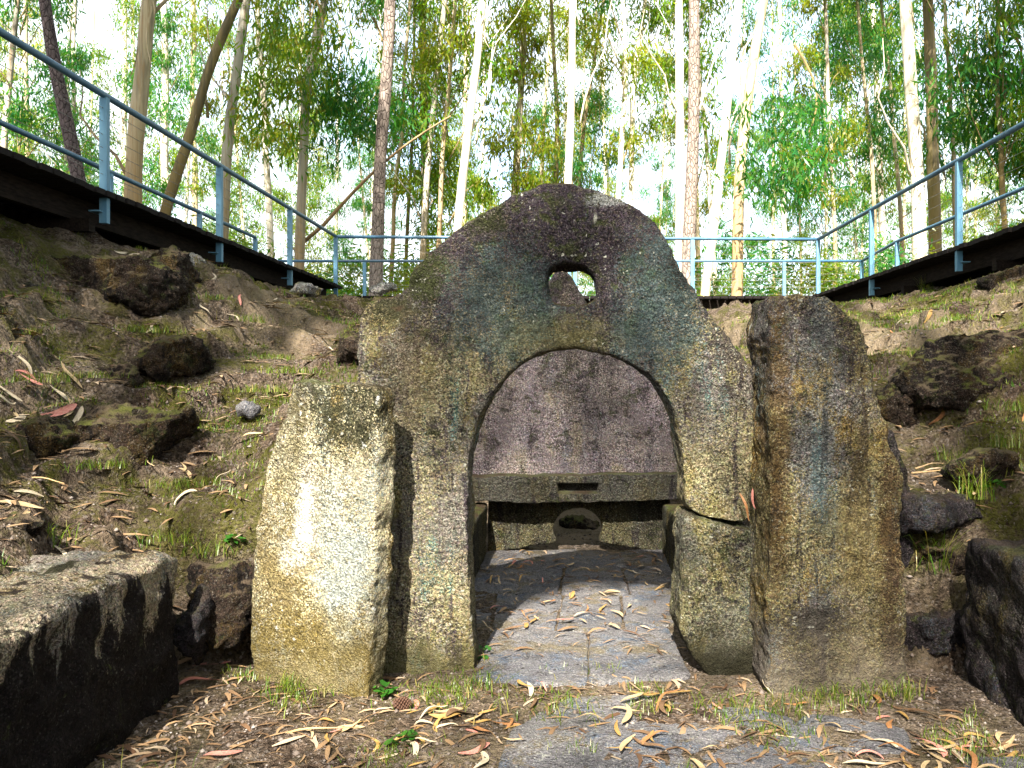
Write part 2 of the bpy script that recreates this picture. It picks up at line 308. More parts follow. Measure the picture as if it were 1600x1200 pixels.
def bark_mat(name, pale, tan, grey, tan_amt=.5, low=3.0):
    m, nt, bs = new_mat(name); N = NT(nt)
    c = N.coord((5, 5, .35)); n = N.noise(c, 1.2, 5, .6, .6); n2 = N.noise(N.coord((9, 9, .5)), 2, 4, .6, .4)
    col = N.mix(N.rng(n, .42, .6), pale, grey); col = N.mix(N.math('MULTIPLY', N.rng(n2, .5, .62), tan_amt), col, tan)
    sp = N.n('ShaderNodeSeparateXYZ'); N.l(N.coord(), sp.inputs[0])
    zz = N.math('ADD', sp.outputs[2], N.math('MULTIPLY', N.math('SUBTRACT', n, .5), 6)); col = N.mix(N.rng(zz, low-1.5, low+1.5, .75, 0), col, tan)
    N.l(col, bs.inputs['Base Color']); bs.inputs['Roughness'].default_value = .8; bs.inputs['Specular IOR Level'].default_value = .15
    N.l(N.bump(N.math('ADD', n, n2), .02, .8), bs.inputs['Normal']); return m
M_white = bark_mat('eucalyptus_bark_white', (.72, .66, .54), (.45, .30, .14), (.50, .44, .34), .35, 1.2)
M_tan = bark_mat('eucalyptus_bark_tan', (.50, .41, .27), (.33, .20, .085), (.30, .25, .17), .5, 3)
M_grey = bark_mat('eucalyptus_bark_grey', (.46, .43, .36), (.30, .19, .08), (.24, .22, .18), .5, 2.5)
M_olive = bark_mat('eucalyptus_bark_olive', (.27, .21, .10), (.20, .14, .055), (.14, .115, .07), .5, 3)
def pine_mat(name, a, b, dk):
    m, nt, bs = new_mat(name); N = NT(nt); c = N.coord((1, 1, .45))
    v = N.voro(c, 14, 'Distance', 'DISTANCE_TO_EDGE'); n = N.noise(c, 9, 5, .7)
    col = N.mix(N.rng(n, .35, .65), a, b); col = N.mix(N.rng(v, 0, .07, .9, 0), col, dk)
    N.l(col, bs.inputs['Base Color']); bs.inputs['Roughness'].default_value = .95; bs.inputs['Specular IOR Level'].default_value = .05
    N.l(N.bump(N.math('MINIMUM', v, .12), .12, 1), bs.inputs['Normal']); return m
M_pine = pine_mat('pine_bark', (.20, .16, .14), (.30, .245, .21), (.05, .035, .03))
M_pinedark = pine_mat('pine_bark_dark', (.09, .07, .072), (.16, .125, .125), (.02, .015, .017))

DRY = {'ochre': ((.20, .115, .033), (.30, .185, .06)), 'tan': ((.26, .18, .095), (.37, .27, .15)), 'pinkish red': ((.34, .11, .09), (.44, .21, .16)),
       'orange brown': ((.20, .085, .03), (.29, .14, .055)), 'cream': ((.30, .24, .16), (.42, .35, .25)), 'dark brown': ((.07, .04, .02), (.13, .075, .04))}
M_dry = {k: plain('dry_leaf_'+k.replace(' ', '_'), a, b, 14, .6, (1, 3, 1), .002) for k, (a, b) in DRY.items()}

# ------------------------------------------------------------------ stones
def smooth_np(v, edges, it, fac=.5):
    n = len(v); a, b = edges[:, 0], edges[:, 1]
    deg = np.bincount(a, minlength=n)+np.bincount(b, minlength=n)
    for _ in range(it):
        s = np.stack([np.bincount(a, v[b, k], n)+np.bincount(b, v[a, k], n) for k in range(3)], 1)
        v = v+fac*(s/np.maximum(deg, 1)[:, None]-v)
    return v
def remeshed(me, voxel, it):
    bm = bmesh.new(); bm.from_mesh(me); bmesh.ops.remove_doubles(bm, verts=bm.verts, dist=1e-5); bmesh.ops.recalc_face_normals(bm, faces=bm.faces); bm.to_mesh(me); bm.free()
    o = bpy.data.objects.new('tmp', me); COL.objects.link(o)
    md = o.modifiers.new('r', 'REMESH'); md.mode = 'VOXEL'; md.voxel_size = voxel
    dg = bpy.context.evaluated_depsgraph_get(); out = bpy.data.meshes.new_from_object(o.evaluated_get(dg))
    bpy.data.objects.remove(o); bpy.data.meshes.remove(me)
    n = len(out.vertices); v = np.empty(n*3); out.vertices.foreach_get('co', v); v = v.reshape(-1, 3)
    e = np.empty(len(out.edges)*2, np.int32); out.edges.foreach_get('vertices', e); e = e.reshape(-1, 2)
    v = smooth_np(v, e, it)
    return out, v, e
def set_co(me, v):
    me.vertices.foreach_set('co', np.asarray(v, np.float32).ravel()); me.update()
def vnormals(me):
    a = np.empty(len(me.vertices)*3); me.vertices.foreach_get('normal', a) if False else None
    b = np.array([0.0]*len(me.vertices)*3) if False else None
    n = np.empty(len(me.vertices)*3, np.float32); me.vertex_normals.foreach_get('vector', n); return n.reshape(-1, 3).astype(float)
def finish_stone(name, me, v, e, mat, parent, loc, amp, seed, hook=None):
    set_co(me, v); nn = vnormals(me); loc = np.asarray(loc, float); w = v+loc
    d = amp[0]*fbm(w, 2.2, 3, seed)+amp[1]*fbm(w, 9, 3, seed+10)+amp[2]*fbm(w, 38, 2, seed+20)
    v2 = v+nn*d[:, None]
    if hook is not None: v2 = hook(v2, nn)
    set_co(me, v2)
    me.materials.clear(); me.materials.append(mat)
    me.polygons.foreach_set('use_smooth', np.ones(len(me.polygons), bool))
    me.name = name
    return link(name, me, parent, loc)
def outline(pts, step=.03, jag=.006, seed=0, closed=True, soft=1):
    """resample a closed polygon, round its corners a little and roughen it"""
    p = np.asarray(pts, float)
    q = []
    for i in range(len(p)):
        a, b = p[i], p[(i+1) % len(p)]; n = max(1, int(np.linalg.norm(b-a)/step))
        q += [a+(b-a)*k/n for k in range(n)]
    q = np.array(q)
    for _ in range(soft): q = (np.roll(q, 1, 0)+2*q+np.roll(q, -1, 0))/4
    if jag:
        t = np.cumsum(np.r_[0, np.linalg.norm(np.diff(q, axis=0), axis=1)]); z = np.zeros_like(t)
        q = q+np.stack([fbm(np.stack([t, z, z], 1), 9, 3, seed+1), fbm(np.stack([t, z+5, z], 1), 9, 3, seed+2)], 1)*jag
    return q
def prism_stone(name, polys, O, U, thick, mat, parent=None, voxel=.016, it=5, amp=(.012, .006, .0025), seed=0, hook=None, taper=0, bulge=None):
    """polys in (u, z) of a vertical plane through O with horizontal direction U; the stone runs 'thick' behind that plane"""
    U = np.asarray(U, float); U /= np.linalg.norm(U); B = np.array([-U[1], U[0], 0])     # points away from the camera when U is +x
    cu = bpy.data.curves.new('c', 'CURVE'); cu.dimensions = '2D'; cu.fill_mode = 'BOTH'; cu.extrude = thick/2
    for q in polys:
        s = cu.splines.new('POLY'); s.points.add(len(q)-1); s.use_cyclic_u = True
        s.points.foreach_set('co', np.c_[q, np.zeros(len(q)), np.ones(len(q))].ravel())
    o = bpy.data.objects.new('tmp', cu); COL.objects.link(o)
    me = bpy.data.meshes.new_from_object(o.evaluated_get(bpy.context.evaluated_depsgraph_get())); bpy.data.objects.remove(o); bpy.data.curves.remove(cu)
    n = len(me.vertices); v = np.empty(n*3); me.vertices.foreach_get('co', v); v = v.reshape(-1, 3)
    w = v[:, :1]*U+(v[:, 2:]+thick/2)*B+v[:, 1:2]*np.array([0, 0, 1.])
    set_co(me, w); me, v, e = remeshed(me, voxel, it)
    if bulge is not None: v = bulge(v)
    return finish_stone(name, me, v, e, mat, parent, O, amp, seed, hook)
def rock(name, loc, size, mat, seed, voxel=.03, rotz=0, tilt=(0, 0), it=1, amp=(.02, .024, .016), parent=None, cut=14):
    """an angular boulder: a rounded box chipped by random planes"""
    r = np.random.default_rng(seed); bm = bmesh.new(); bmesh.ops.create_icosphere(bm, subdivisions=4, radius=1)
    v = np.array([x.co[:] for x in bm.verts])
    v = np.sign(v)*np.abs(v)**.55; v /= np.max(np.abs(v))
    for _ in range(cut):
        nrm = r.normal(size=3); nrm /= np.linalg.norm(nrm); d = r.uniform(.45, .8); k = v@nrm
        v = v-np.maximum(k-d, 0)[:, None]*nrm
    v = v*np.array(size)/2
    R = np.array(Euler((tilt[0], tilt[1], rotz)).to_matrix()); v = v@R.T
    for q, x in zip(bm.verts, v): q.co = x
    me = bpy.data.meshes.new(name); bm.to_mesh(me); bm.free()
    me, v, e = remeshed(me, voxel, it)
    return finish_stone(name, me, v, e, mat, parent, loc, amp, seed)

def plane_uv(pts, O, U):
    """pixels -> (u, z) on the vertical plane through O along U"""
    O = np.asarray(O, float); U = np.asarray(U, float)/np.linalg.norm(U); nrm = np.array([-U[1], U[0], 0]); out = []
    for px, py in pts:
        d = np.array([(px-CX)/FPX, 1, -(py-CY)/FPX]); c = np.array([0, 0, EYE]); t = ((O-c)@nrm)/(d@nrm); w = c+d*t
        out.append(((w-O)@U, w[2]-O[2]))
    return np.array(out)

# ------------------------------------------------------------------ terrain
CTRL = np.array([
    # left bank
    (-1.95, 3.0, .66), (-1.95, 3.9, .70), (-2.6, 4.05, .80), (-2.6, 3.0, .80), (-2.95, 4.5, 1.15), (-3.0, 3.2, 1.15), (-3.3, 5.1, 1.66), (-3.35, 3.5, 1.7), (-3.55, 5.45, 2.05), (-3.9, 6.6, 2.58), (-3.9, 4.5, 2.5), (-3.9, 2.5, 2.4),
    (-4.2, 8.1, 2.80), (-1.35, 5.05, 1.45), (-2.67, 7, 1.80), (-3, 9, 2.44), (-2.3, 5.5, 1.28), (-2.0, 4.6, .92), (-1.5, 4.5, .95), (-2.15, 8, 2.15), (-3.2, 12, 2.80), (-2.1, 12, 2.75), (-1.3, 6.5, 1.75), (-1.3, 8.2, 2.0),
    (-3.6, 7.0, 2.66), (-3.25, 7.35, 2.55), (-3.5, 5.95, 1.98), (-3.05, 6.2, 1.88), (-2.85, 6.25, 1.93), (-2.7, 5.3, 1.44), (-2.75, 5.2, 1.45), (-2.62, 4.42, .93), (-3.0, 5.1, 1.5),
    # right bank
    (2.95, 5.75, 1.96), (3.4, 5.5, 2.02), (2.65, 4.72, 1.13), (3.1, 4.55, 1.2),
    (2.04, 3.0, .74), (2.04, 4.05, .76), (2.34, 4.3, .96), (2.28, 5, 1.13), (2.62, 4.6, 1.16), (2.62, 3.2, 1.2), (2.95, 5.1, 1.88), (3.0, 3.4, 1.8), (2.49, 6, 1.78), (3.3, 8, 2.2), (3.7, 6.5, 2.3), (3.8, 4.5, 2.3), (4.07, 8.2, 2.5), (4.38, 11, 2.64),
    (1.76, 9, 2.2), (1.48, 7, 1.8), (2.24, 11.5, 2.6), (1.4, 5, 1.2), (1.55, 4.5, .9),
    # behind the chamber
    (0, 11.2, 2.0), (-1.3, 10.4, 1.6), (1.3, 10.4, 1.6), (0, 10.4, 1.1), (0, 12.5, 2.6), (0, 14, 2.75), (-3, 14, 2.8), (3, 14, 2.7),
    # rim and plateau
    *[(-4.7, y, 2.85) for y in (-4, 0, 3, 6, 9, 12, 15)], *[(-6.2, y, 3.02) for y in (-4, 0, 4, 8, 12, 16)], *[(4.9, y, 2.72) for y in (-4, 0, 3, 6, 9, 12, 15)], *[(6.4, y, 2.95) for y in (-4, 0, 4, 8, 12, 16)],
    (-4, 17.5, 2.95), (0, 17.5, 2.95), (4, 17.5, 2.9), (-9, 20, 3.1), (9, 20, 3.1), (0, 24, 3.2), (-10, 6, 3.2), (10, 6, 3.2), (-2.5, -1, 1.2), (2.5, -1, 1.2), (0, -4, 2.2), (-3, -6, 2.8), (3, -6, 2.8), (0, -9, 2.9), (-10, -10, 3), (10, -10, 3)])
def _rbf_fit():
    p = CTRL[:, :2]; n = len(p); d = np.linalg.norm(p[:, None]-p[None], axis=2)
    A = np.zeros((n+3, n+3)); A[:n, :n] = d; A[:n, n] = 1; A[:n, n+1:] = p; A[n, :n] = 1; A[n+1:, :n] = p.T
    return np.linalg.solve(A, np.r_[CTRL[:, 2], 0, 0, 0])
_W = _rbf_fit()
def pit_sd(x, y):
    def box(x0, x1, y0, y1):
        dx = np.maximum(x0-x, x-x1); dy = np.maximum(y0-y, y-y1)
        return np.where((dx > 0) & (dy > 0), np.hypot(dx, dy), np.maximum(dx, dy))
    return np.minimum(box(-2.22, 2.32, -2.5, 4.24), np.minimum(box(-.95, 1.08, 4, 7.4), box(-1.25, 1.35, 7.3, 9.7)))
def height(x, y, detail=True):
    x = np.atleast_1d(np.asarray(x, float)); y = np.atleast_1d(np.asarray(y, float)); out = np.empty(len(x))
    for s in range(0, len(x), 20000):
        xx, yy = x[s:s+20000], y[s:s+20000]
        cx_, cy_ = np.clip(xx, -11, 11), np.clip(yy, -11, 25)
        d = np.hypot(cx_[:, None]-CTRL[None, :, 0], cy_[:, None]-CTRL[None, :, 1])
        out[s:s+20000] = d@_W[:-3]+_W[-3]+cx_*_W[-2]+cy_*_W[-1]
    far = np.hypot(np.maximum(np.abs(x)-11, 0), np.maximum(np.maximum(y-25, -11-y), 0)); out = out*(1)+0*far
    out = np.where(far > 0, out+(3.2-out)*sstep(0, 12, far), out)
    p = np.stack([x, y, 0*x], 1); bank = sstep(.1, .6, out)
    if detail:
        near = (np.abs(x) < 9) & (y > -3) & (y < 19)
        q = p[near]; b = bank[near]; sl = sstep(1.8, 2.4, np.abs(x[near]))*sstep(4.6, 3.6, np.abs(x[near]))
        terr = fbm(q, 2.1, 3, 3)
        z = out[near]+b*(.05*terr+.032*fbm(q, 6, 3, 5)+.02*fbm(q, 20, 3, 8))
        # the banks break down in small earth steps
        st = .26; ph = z/st+.9*fbm(q, 1.1, 3, 12); k = np.floor(ph); f = ph-k
        z = z+sl*.75*st*(sstep(.55, .95, f)-f)*b
        out[near] = z
    sd = pit_sd(x, y)+.05*fbm(p, 4, 3, 31)
    fl = .012*fbm(p, 5, 3, 33)+.007*fbm(p, 25, 2, 35)-.004+sstep(8.2, 8.9, y)*.25
    return np.minimum(out, fl+np.maximum(sd, 0)*5.5)
def axis(lo, hi, step, far, n=26):
    a = np.arange(lo, hi+1e-6, step); g = np.geomspace(step, far, n); return np.r_[(lo-np.cumsum(g))[::-1], a, hi+np.cumsum(g)]
gx = axis(-6.6, 6.6, .04, 60); gy = axis(1.6, 14.4, .045, 60)
GX, GY = np.meshgrid(gx, gy); GZ = height(GX.ravel(), GY.ravel()).reshape(GX.shape)
nx, ny = len(gx), len(gy); idx = np.arange(nx*ny).reshape(ny, nx)
gf = np.stack([idx[:-1, :-1].ravel(), idx[:-1, 1:].ravel(), idx[1:, 1:].ravel(), idx[1:, :-1].ravel()], 1)
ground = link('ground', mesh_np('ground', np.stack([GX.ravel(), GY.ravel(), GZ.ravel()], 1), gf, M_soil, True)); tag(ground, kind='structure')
_x, _y = GX.ravel(), GY.ravel(); _q = np.stack([_x, _y, 0*_x], 1); _n = .5*fbm(_q, 3, 4, 55)
_sd = np.maximum(np.exp(-((_x+2.75)/.75)**2-((_y-7.3)/1.0)**2), np.exp(-(((_x-2.6)-.25*(_y-6.5))/.7)**2-((_y-7)/1.6)**2)); _sd = np.maximum(_sd, .9*np.exp(-((_x-1.9)/.8)**2-((_y-9.3)/1.3)**2)); _sd = np.maximum(_sd, 1.3*np.exp(-(_x/1.0)**4-((_y-8.3)/.9)**4)); _sd = np.maximum(_sd, .5*np.exp(-((_x+2.3)/.5)**2-((_y-4.5)/.6)**2))  # where soil is lightened: sunlit bank spots and the ground behind the chamber
_at = ground.data.attributes.new('sunlit_sand_tint', 'FLOAT', 'POINT'); _at.data.foreach_set('value', np.clip(_sd*1.3+_n*2.0-.5, 0, 1).astype(np.float32))
def hz(x, y):
    """bilinear lookup of the finished ground"""
    x = np.atleast_1d(np.asarray(x, float)); y = np.atleast_1d(np.asarray(y, float))
    i = np.clip(np.searchsorted(gx, x)-1, 0, nx-2); j = np.clip(np.searchsorted(gy, y)-1, 0, ny-2)
    a = np.clip((x-gx[i])/(gx[i+1]-gx[i]), 0, 1); b = np.clip((y-gy[j])/(gy[j+1]-gy[j]), 0, 1)
    return (GZ[j, i]*(1-a)+GZ[j, i+1]*a)*(1-b)+(GZ[j+1, i]*(1-a)+GZ[j+1, i+1]*a)*b
def gnormal(x, y, e=.06):
    n = np.array([(hz(x-e, y)-hz(x+e, y))[0]/(2*e), (hz(x, y-e)-hz(x, y+e))[0]/(2*e), 1.]); return n/np.linalg.norm(n)

# ------------------------------------------------------------------ the monument
YS = 4.16; base = np.array([0., YS, 0.])
def uv(px, py, Y=YS): w = P(px, py, Y); return (w[0], w[2])
OUT = [(566, 1075), (560, 900), (556, 640), (556, 560), (562, 490), (582, 462), (628, 466), (640, 425), (664, 398), (692, 374), (722, 352), (780, 316), (832, 288), (862, 279), (888, 281), (930, 295), (982, 314), (1012, 332), (1032, 352), (1052, 388), (1070, 430), (1100, 478), (1132, 520), (1160, 552), (1177, 572),
       (1179, 700), (1180, 820), (1120, 818), (1095, 808), (1066, 797), (1066, 720), (1058, 660), (1038, 612), (1004, 576), (955, 549), (902, 540), (850, 548), (800, 576), (764, 617), (740, 664), (733, 720), (734, 860), (738, 960), (744, 1075)]
HOLE = [(854, 432), (857, 415), (895, 411), (916, 416), (929, 428), (934, 462), (925, 473), (890, 476), (862, 474), (854, 460)]
portal = empty('stone_portal', (0, YS, 0), 'tall weathered granite slab with arched doorway and small square hole', 'portal stone')
def hole_round(v, nn):
    c = np.array(uv(893, 444)); r = np.hypot((v[:, 0]-c[0])/1.25, v[:, 2]-c[1]); k = np.exp(-((r-.10)/.055)**2)*(v[:, 1] < .12)
    v = v.copy(); v[:, 1] += .03*k
    # worn notches on the rim of the arch and the weathered left shoulder
    q = np.exp(-((v[:, 0]+.93)/.2)**2-((v[:, 2]-1.95)/.35)**2); v[:, 1] += .035*q*(fbm(v, 6, 3, 77)+.4)
    return v
s = prism_stone('slab', [outline([uv(*p) for p in OUT], jag=.005, seed=1, soft=7), outline([uv(*p) for p in HOLE], .012, .004, 2)], (0, YS, 0), (1, 0, 0), .27, M_slab, voxel=.013, it=7, amp=(.012, .005, .0055), seed=3, hook=hole_round)
s.parent = portal; s.location = (0, 0, 0)
LEG = [(1069, 806), (1096, 815), (1120, 825), (1179, 826), (1184, 1072), (1112, 1062), (1078, 1018), (1062, 985), (1066, 930)]
s = prism_stone('broken_leg', [outline([uv(*p, YS-.03) for p in LEG], jag=.008, seed=5)], (uv(1120, 900)[0], YS-.03, 0), (1, 0, 0), .34, M_leg, voxel=.013, it=6, amp=(.012, .009, .0045), seed=6) if False else None
xo = uv(1120, 900)[0]
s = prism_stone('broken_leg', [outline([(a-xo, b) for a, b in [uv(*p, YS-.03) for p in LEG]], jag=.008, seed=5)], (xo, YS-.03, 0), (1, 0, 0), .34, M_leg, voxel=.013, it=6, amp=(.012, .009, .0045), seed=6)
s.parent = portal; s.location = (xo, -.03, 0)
tag(s, label='yellow lichened lower block of the right leg, split off by a crack')

# left standing stone, turned a little to the left
OL = P(575, 1103, 3.80); OL[2] = 0; UL = np.array([1, -.42, 0])
LS = [(452, 602), (470, 594), (520, 596), (565, 600), (592, 606), (592, 640), (588, 760), (585, 900), (577, 1003), (574, 1120), (440, 1110), (396, 1075), (388, 1000), (392, 900), (401, 820), (412, 752), (428, 695), (444, 650)]
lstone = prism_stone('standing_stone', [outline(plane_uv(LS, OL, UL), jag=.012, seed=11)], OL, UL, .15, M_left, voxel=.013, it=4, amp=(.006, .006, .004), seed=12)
tag(lstone, 'shorter sunlit standing stone with pale lichen, left of the arched portal', 'standing stone')
# right standing stone
OR_ = P(1205, 1090, 3.88); OR_[2] = 0
RS = [(1203, 500), (1212, 466), (1238, 456), (1292, 458), (1312, 476), (1345, 500), (1362, 540), (1366, 598), (1380, 640), (1396, 690), (1410, 750), (1414, 850), (1418, 1000), (1416, 1100), (1300, 1100), (1203, 1100), (1198, 1000), (1201, 800), (1204, 620)]
rstone = prism_stone('standing_stone', [outline(plane_uv(RS, OR_, (1, .1, 0)), jag=.014, seed=21)], OR_, (1, .1, 0), .34, M_right, voxel=.014, it=6, amp=(.012, .012, .007), seed=22)
tag(rstone, 'tall dark standing stone streaked with moss, right of the arched portal', 'standing stone')
OB = np.array([P(1390, 900, 4.3)[0], 4.3, 0])
s = prism_stone('backing_stone', [outline(plane_uv([(1330, 640), (1376, 640), (1400, 690), (1420, 740), (1428, 850), (1432, 1070), (1330, 1070)], OB, (1, .2, 0)), jag=.012, seed=25)], OB, (1, .2, 0), .25, M_dark, voxel=.018, seed=26, amp=(.02, .012, .005))
tag(s, 'narrow dark slab half hidden behind the tall right standing stone', 'stone slab')

# chamber: end slab, carved lintel, pierced closing stone, side benches
YB = 7.02; BK = [(735, 775), (733, 640), (745, 560), (800, 500), (850, 440), (868, 424), (888, 424), (900, 444), (914, 470), (955, 510), (1010, 545), (1066, 600), (1072, 775)]
OBK = np.array([0, YB, 0.]); bpts = [uv(*p, YB) for p in BK]; bpts[0] = (-1.05, .66); bpts[1] = (-1.05, 1.5); bpts[-2] = (1.15, 1.6); bpts[-1] = (1.15, .66)
s = prism_stone('end_slab', [outline(bpts, jag=.012, seed=31)], OBK, (1, 0, 0), .24, M_back, voxel=.018, seed=32, amp=(.012, .008, .004))
tag(s, 'purplish granite end slab closing the chamber behind the arch', 'stone slab')
YL = 6.86
def carve(v, nn):
    v = v.copy(); front = (nn[:, 1] < -.6)
    for (px, py, R, sg) in ((778, 766, .085, 1), (812, 764, .10, 1), (846, 766, .10, -1), (966, 766, .10, 1), (1000, 765, .10, -1), (1034, 764, .085, 1)):
        cx_, cz_ = uv(px, py, YL); dx, dz = v[:, 0]-cx_, v[:, 2]-cz_; r = np.hypot(dx, dz); th = np.arctan2(dz, dx)*sg
        v[:, 1] += front*(r < R)*.0055*np.cos(2*math.pi*(r/.034)+2*th)
    a0, b0 = uv(872, 770, YL); a1, b1 = uv(934, 757, YL)
    ins = sstep(a0-.01, a0+.004, v[:, 0])*sstep(a1+.01, a1-.004, v[:, 0])*sstep(b0-.008, b0+.004, v[:, 2])*sstep(b1+.008, b1-.004, v[:, 2])
    v[:, 1] += np.where(nn[:, 1] < -.3, .09*ins, 0)
    cx_, cz_ = uv(903, 790, YL); r = np.hypot((v[:, 0]-cx_)*.6, v[:, 2]-cz_); v[:, 1] += front*(np.abs(r-.085) < .03)*.006*np.cos(2*math.pi*(v[:, 0]/.045)+2*math.pi*r/.05)
    return v
lp_ = [(-1.0, .475), (-1.0, .70), (-.3, .705), (.3, .715), (1.1, .725), (1.1, .50), (.4, .475), (0, .468)]
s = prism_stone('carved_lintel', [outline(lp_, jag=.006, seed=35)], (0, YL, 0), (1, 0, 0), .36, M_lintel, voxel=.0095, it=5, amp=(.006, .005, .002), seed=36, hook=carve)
tag(s, 'long dark lintel carved with spirals and a slot inside the chamber', 'lintel')
YC = 7.1
CLO = [(-.69, -.02), (-.69, .50), (.90, .50), (.90, -.02), (.285, -.02)]
hc = uv(903, 828, YC); th = np.linspace(-.62, math.pi+.62, 30); hole = [(hc[0]+.222*math.cos(t), max(-.02, hc[1]+.2*math.sin(t))) for t in th]
clo = [(-.75, -.03), (-.75, .50), (.90, .50), (.90, -.03)]+hole
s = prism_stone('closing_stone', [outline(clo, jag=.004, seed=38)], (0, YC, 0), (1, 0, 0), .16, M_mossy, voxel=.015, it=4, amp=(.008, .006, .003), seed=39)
tag(s, 'low ochre stone pierced by a round opening under the carved lintel', 'pierced stone')
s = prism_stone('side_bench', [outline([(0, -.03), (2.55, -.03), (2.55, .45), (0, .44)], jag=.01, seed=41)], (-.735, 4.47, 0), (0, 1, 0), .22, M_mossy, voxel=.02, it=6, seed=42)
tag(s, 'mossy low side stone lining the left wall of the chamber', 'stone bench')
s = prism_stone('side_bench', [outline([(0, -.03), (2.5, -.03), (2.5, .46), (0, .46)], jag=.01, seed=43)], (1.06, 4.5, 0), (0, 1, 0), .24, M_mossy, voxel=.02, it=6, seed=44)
tag(s, 'mossy low side stone lining the right wall of the chamber', 'stone bench')
s = rock('furnace_rock', (-.05, 9.15, .12), (2.0, .9, .75), M_rearrock, 45, .02, 0, (-.5, 0)); tag(s, 'grey layered rock seen through the round opening at the back', 'rock')
s = rock('furnace_rock', (.16, 8.25, .0), (.5, .3, .2), M_rock, 46, .015); tag(s, 'small dark rock lying just beyond the round opening', 'rock')

# paving
paving = link('chamber_floor', mesh_np('chamber_floor', [(-.95, 4.3, -.03), (1.08, 4.3, -.03), (1.08, 7.1, -.03), (-.95, 7.1, -.03)], [(0, 1, 2, 3)], M_soil)); tag(paving, kind='structure')
def flag(poly, z, seed, parent, thick=.05):
    poly = np.array(poly); poly = poly+(poly-poly.mean(0))*.036; q = outline(poly, .04, .006, seed, soft=2); n = len(q); c = q.mean(0)
    bm = bmesh.new()
    rings = []
    for k, (sc, zz) in enumerate(((1.0, z-thick), (1.0, z-.012), (.985, z-.003), (.96, z), (.8, z), (.6, z), (.4, z), (.2, z))):
        rings.append([bm.verts.new((*(c+(p-c)*sc), zz)) for p in q])
    for a, b in zip(rings[:-1], rings[1:]):
        for i in range(n): bm.faces.new((a[i], a[(i+1) % n], b[(i+1) % n], b[i]))
    bm.faces.new(rings[-1])
    for v in bm.verts:
        if v.co.z > z-.02:
            p = np.array([[v.co.x, v.co.y, 0]]); v.co.z += float(.010*fbm(p, 3, 3, seed)[0]+.004*fbm(p, 20, 2, seed)[0])
    for f in bm.faces: f.smooth = True
    me = bpy.data.meshes.new('flagstone'); bm.to_mesh(me); bm.free(); me.materials.append(M_flag); return link('flagstone', me, parent)
FL = [[(-.50, 4.05), (.08, 3.98), (.10, 4.78), (-.46, 4.86)], [(.11, 4.0), (.62, 4.06), (.60, 4.9), (.13, 4.78)], [(-.47, 4.89), (-.10, 4.83), (-.06, 5.62), (-.52, 5.66)], [(-.07, 4.82), (.32, 4.86), (.35, 5.60), (-.03, 5.62)],
      [(.35, 4.90), (.80, 4.95), (.80, 5.55), (.38, 5.60)], [(-.74, 4.95), (-.50, 4.92), (-.55, 5.66), (-.74, 5.66)], [(-.74, 5.70), (-.1, 5.66), (-.06, 6.4), (-.74, 6.45)], [(-.06, 5.66), (.42, 5.63), (.40, 6.4), (-.02, 6.42)], [(.45, 5.62), (.82, 5.6), (.82, 6.45), (.44, 6.42)], [(-.72, 6.48), (.82, 6.47), (.84, 7.08), (-.72, 7.08)]]
for i, q in enumerate(FL): flag(q, .012+.005*math.sin(i*2.1), 50+i, paving)
flag([(-.28, 3.0), (.55, 2.9), (1.05, 3.1), (1.0, 3.62), (.45, 3.86), (0, 3.84), (-.25, 3.5)], .004, 70, paving)
flag([(.85, 3.3), (1.4, 3.25), (1.5, 3.5), (1.1, 3.66)], .001, 71, paving)
flag([(1.55, 2.95), (1.9, 2.95), (1.92, 3.2), (1.6, 3.22)], .004, 72, paving)

# walls of the forecourt
def wall_rock(name, pts, x0, y0, y1, width, mat, seed, sign, label):
    """a long block whose face looks into the forecourt; pts = (along, height)"""
    if sign < 0: O, U = (x0, y0, 0), (0, 1, 0)
    else: O, U = (x0, y1, 0), (0, -1, 0)
    s = prism_stone(name, [outline(pts, .05, .02, seed, soft=3)], O, U, width, mat, voxel=.024, it=6, amp=(.03, .02, .006), seed=seed)
    return tag(s, label, 'wall stone')
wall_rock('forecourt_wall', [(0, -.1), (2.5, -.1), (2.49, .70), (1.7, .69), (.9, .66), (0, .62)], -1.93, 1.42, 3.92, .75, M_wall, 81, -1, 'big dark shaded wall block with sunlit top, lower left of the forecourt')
wall_rock('forecourt_wall', [(0, -.1), (0, .74), (.8, .76), (2.5, .72), (2.5, -.1)], 2.03, 1.5, 4.05, .7, M_dark, 82, 1, 'dark slanting wall block edging the forecourt by the right frame side')
for nm, loc, sz, mt, sd, rz, lab in (
    ('rubble_stone', (-1.80, 4.22, .42), (.42, .3, .62), M_rock, 91, .3, 'brown upright stone in the niche left of the sunlit standing stone'),
    ('rubble_stone', (-1.95, 4.1, .22), (.3, .34, .5), M_dark, 92, -.2, 'dark stone at the end of the left forecourt wall'),
    ('rubble_stone', (2.02, 4.40, .82), (.80, .5, .30), M_dark, 93, .05, 'flat topped dark stone in the upper course right of the tall stone'),
    ('rubble_stone', (2.04, 4.44, .52), (.80, .5, .32), M_rock, 94, -.04, 'dark block under the top course in the right corner'),
    ('rubble_stone', (2.02, 4.38, .15), (.86, .5, .52), M_dark, 95, .06, 'rough dark foot stone in the right corner of the forecourt')):
    tag(rock(nm, loc, sz, mt, sd, .02, rz), lab, 'stone')

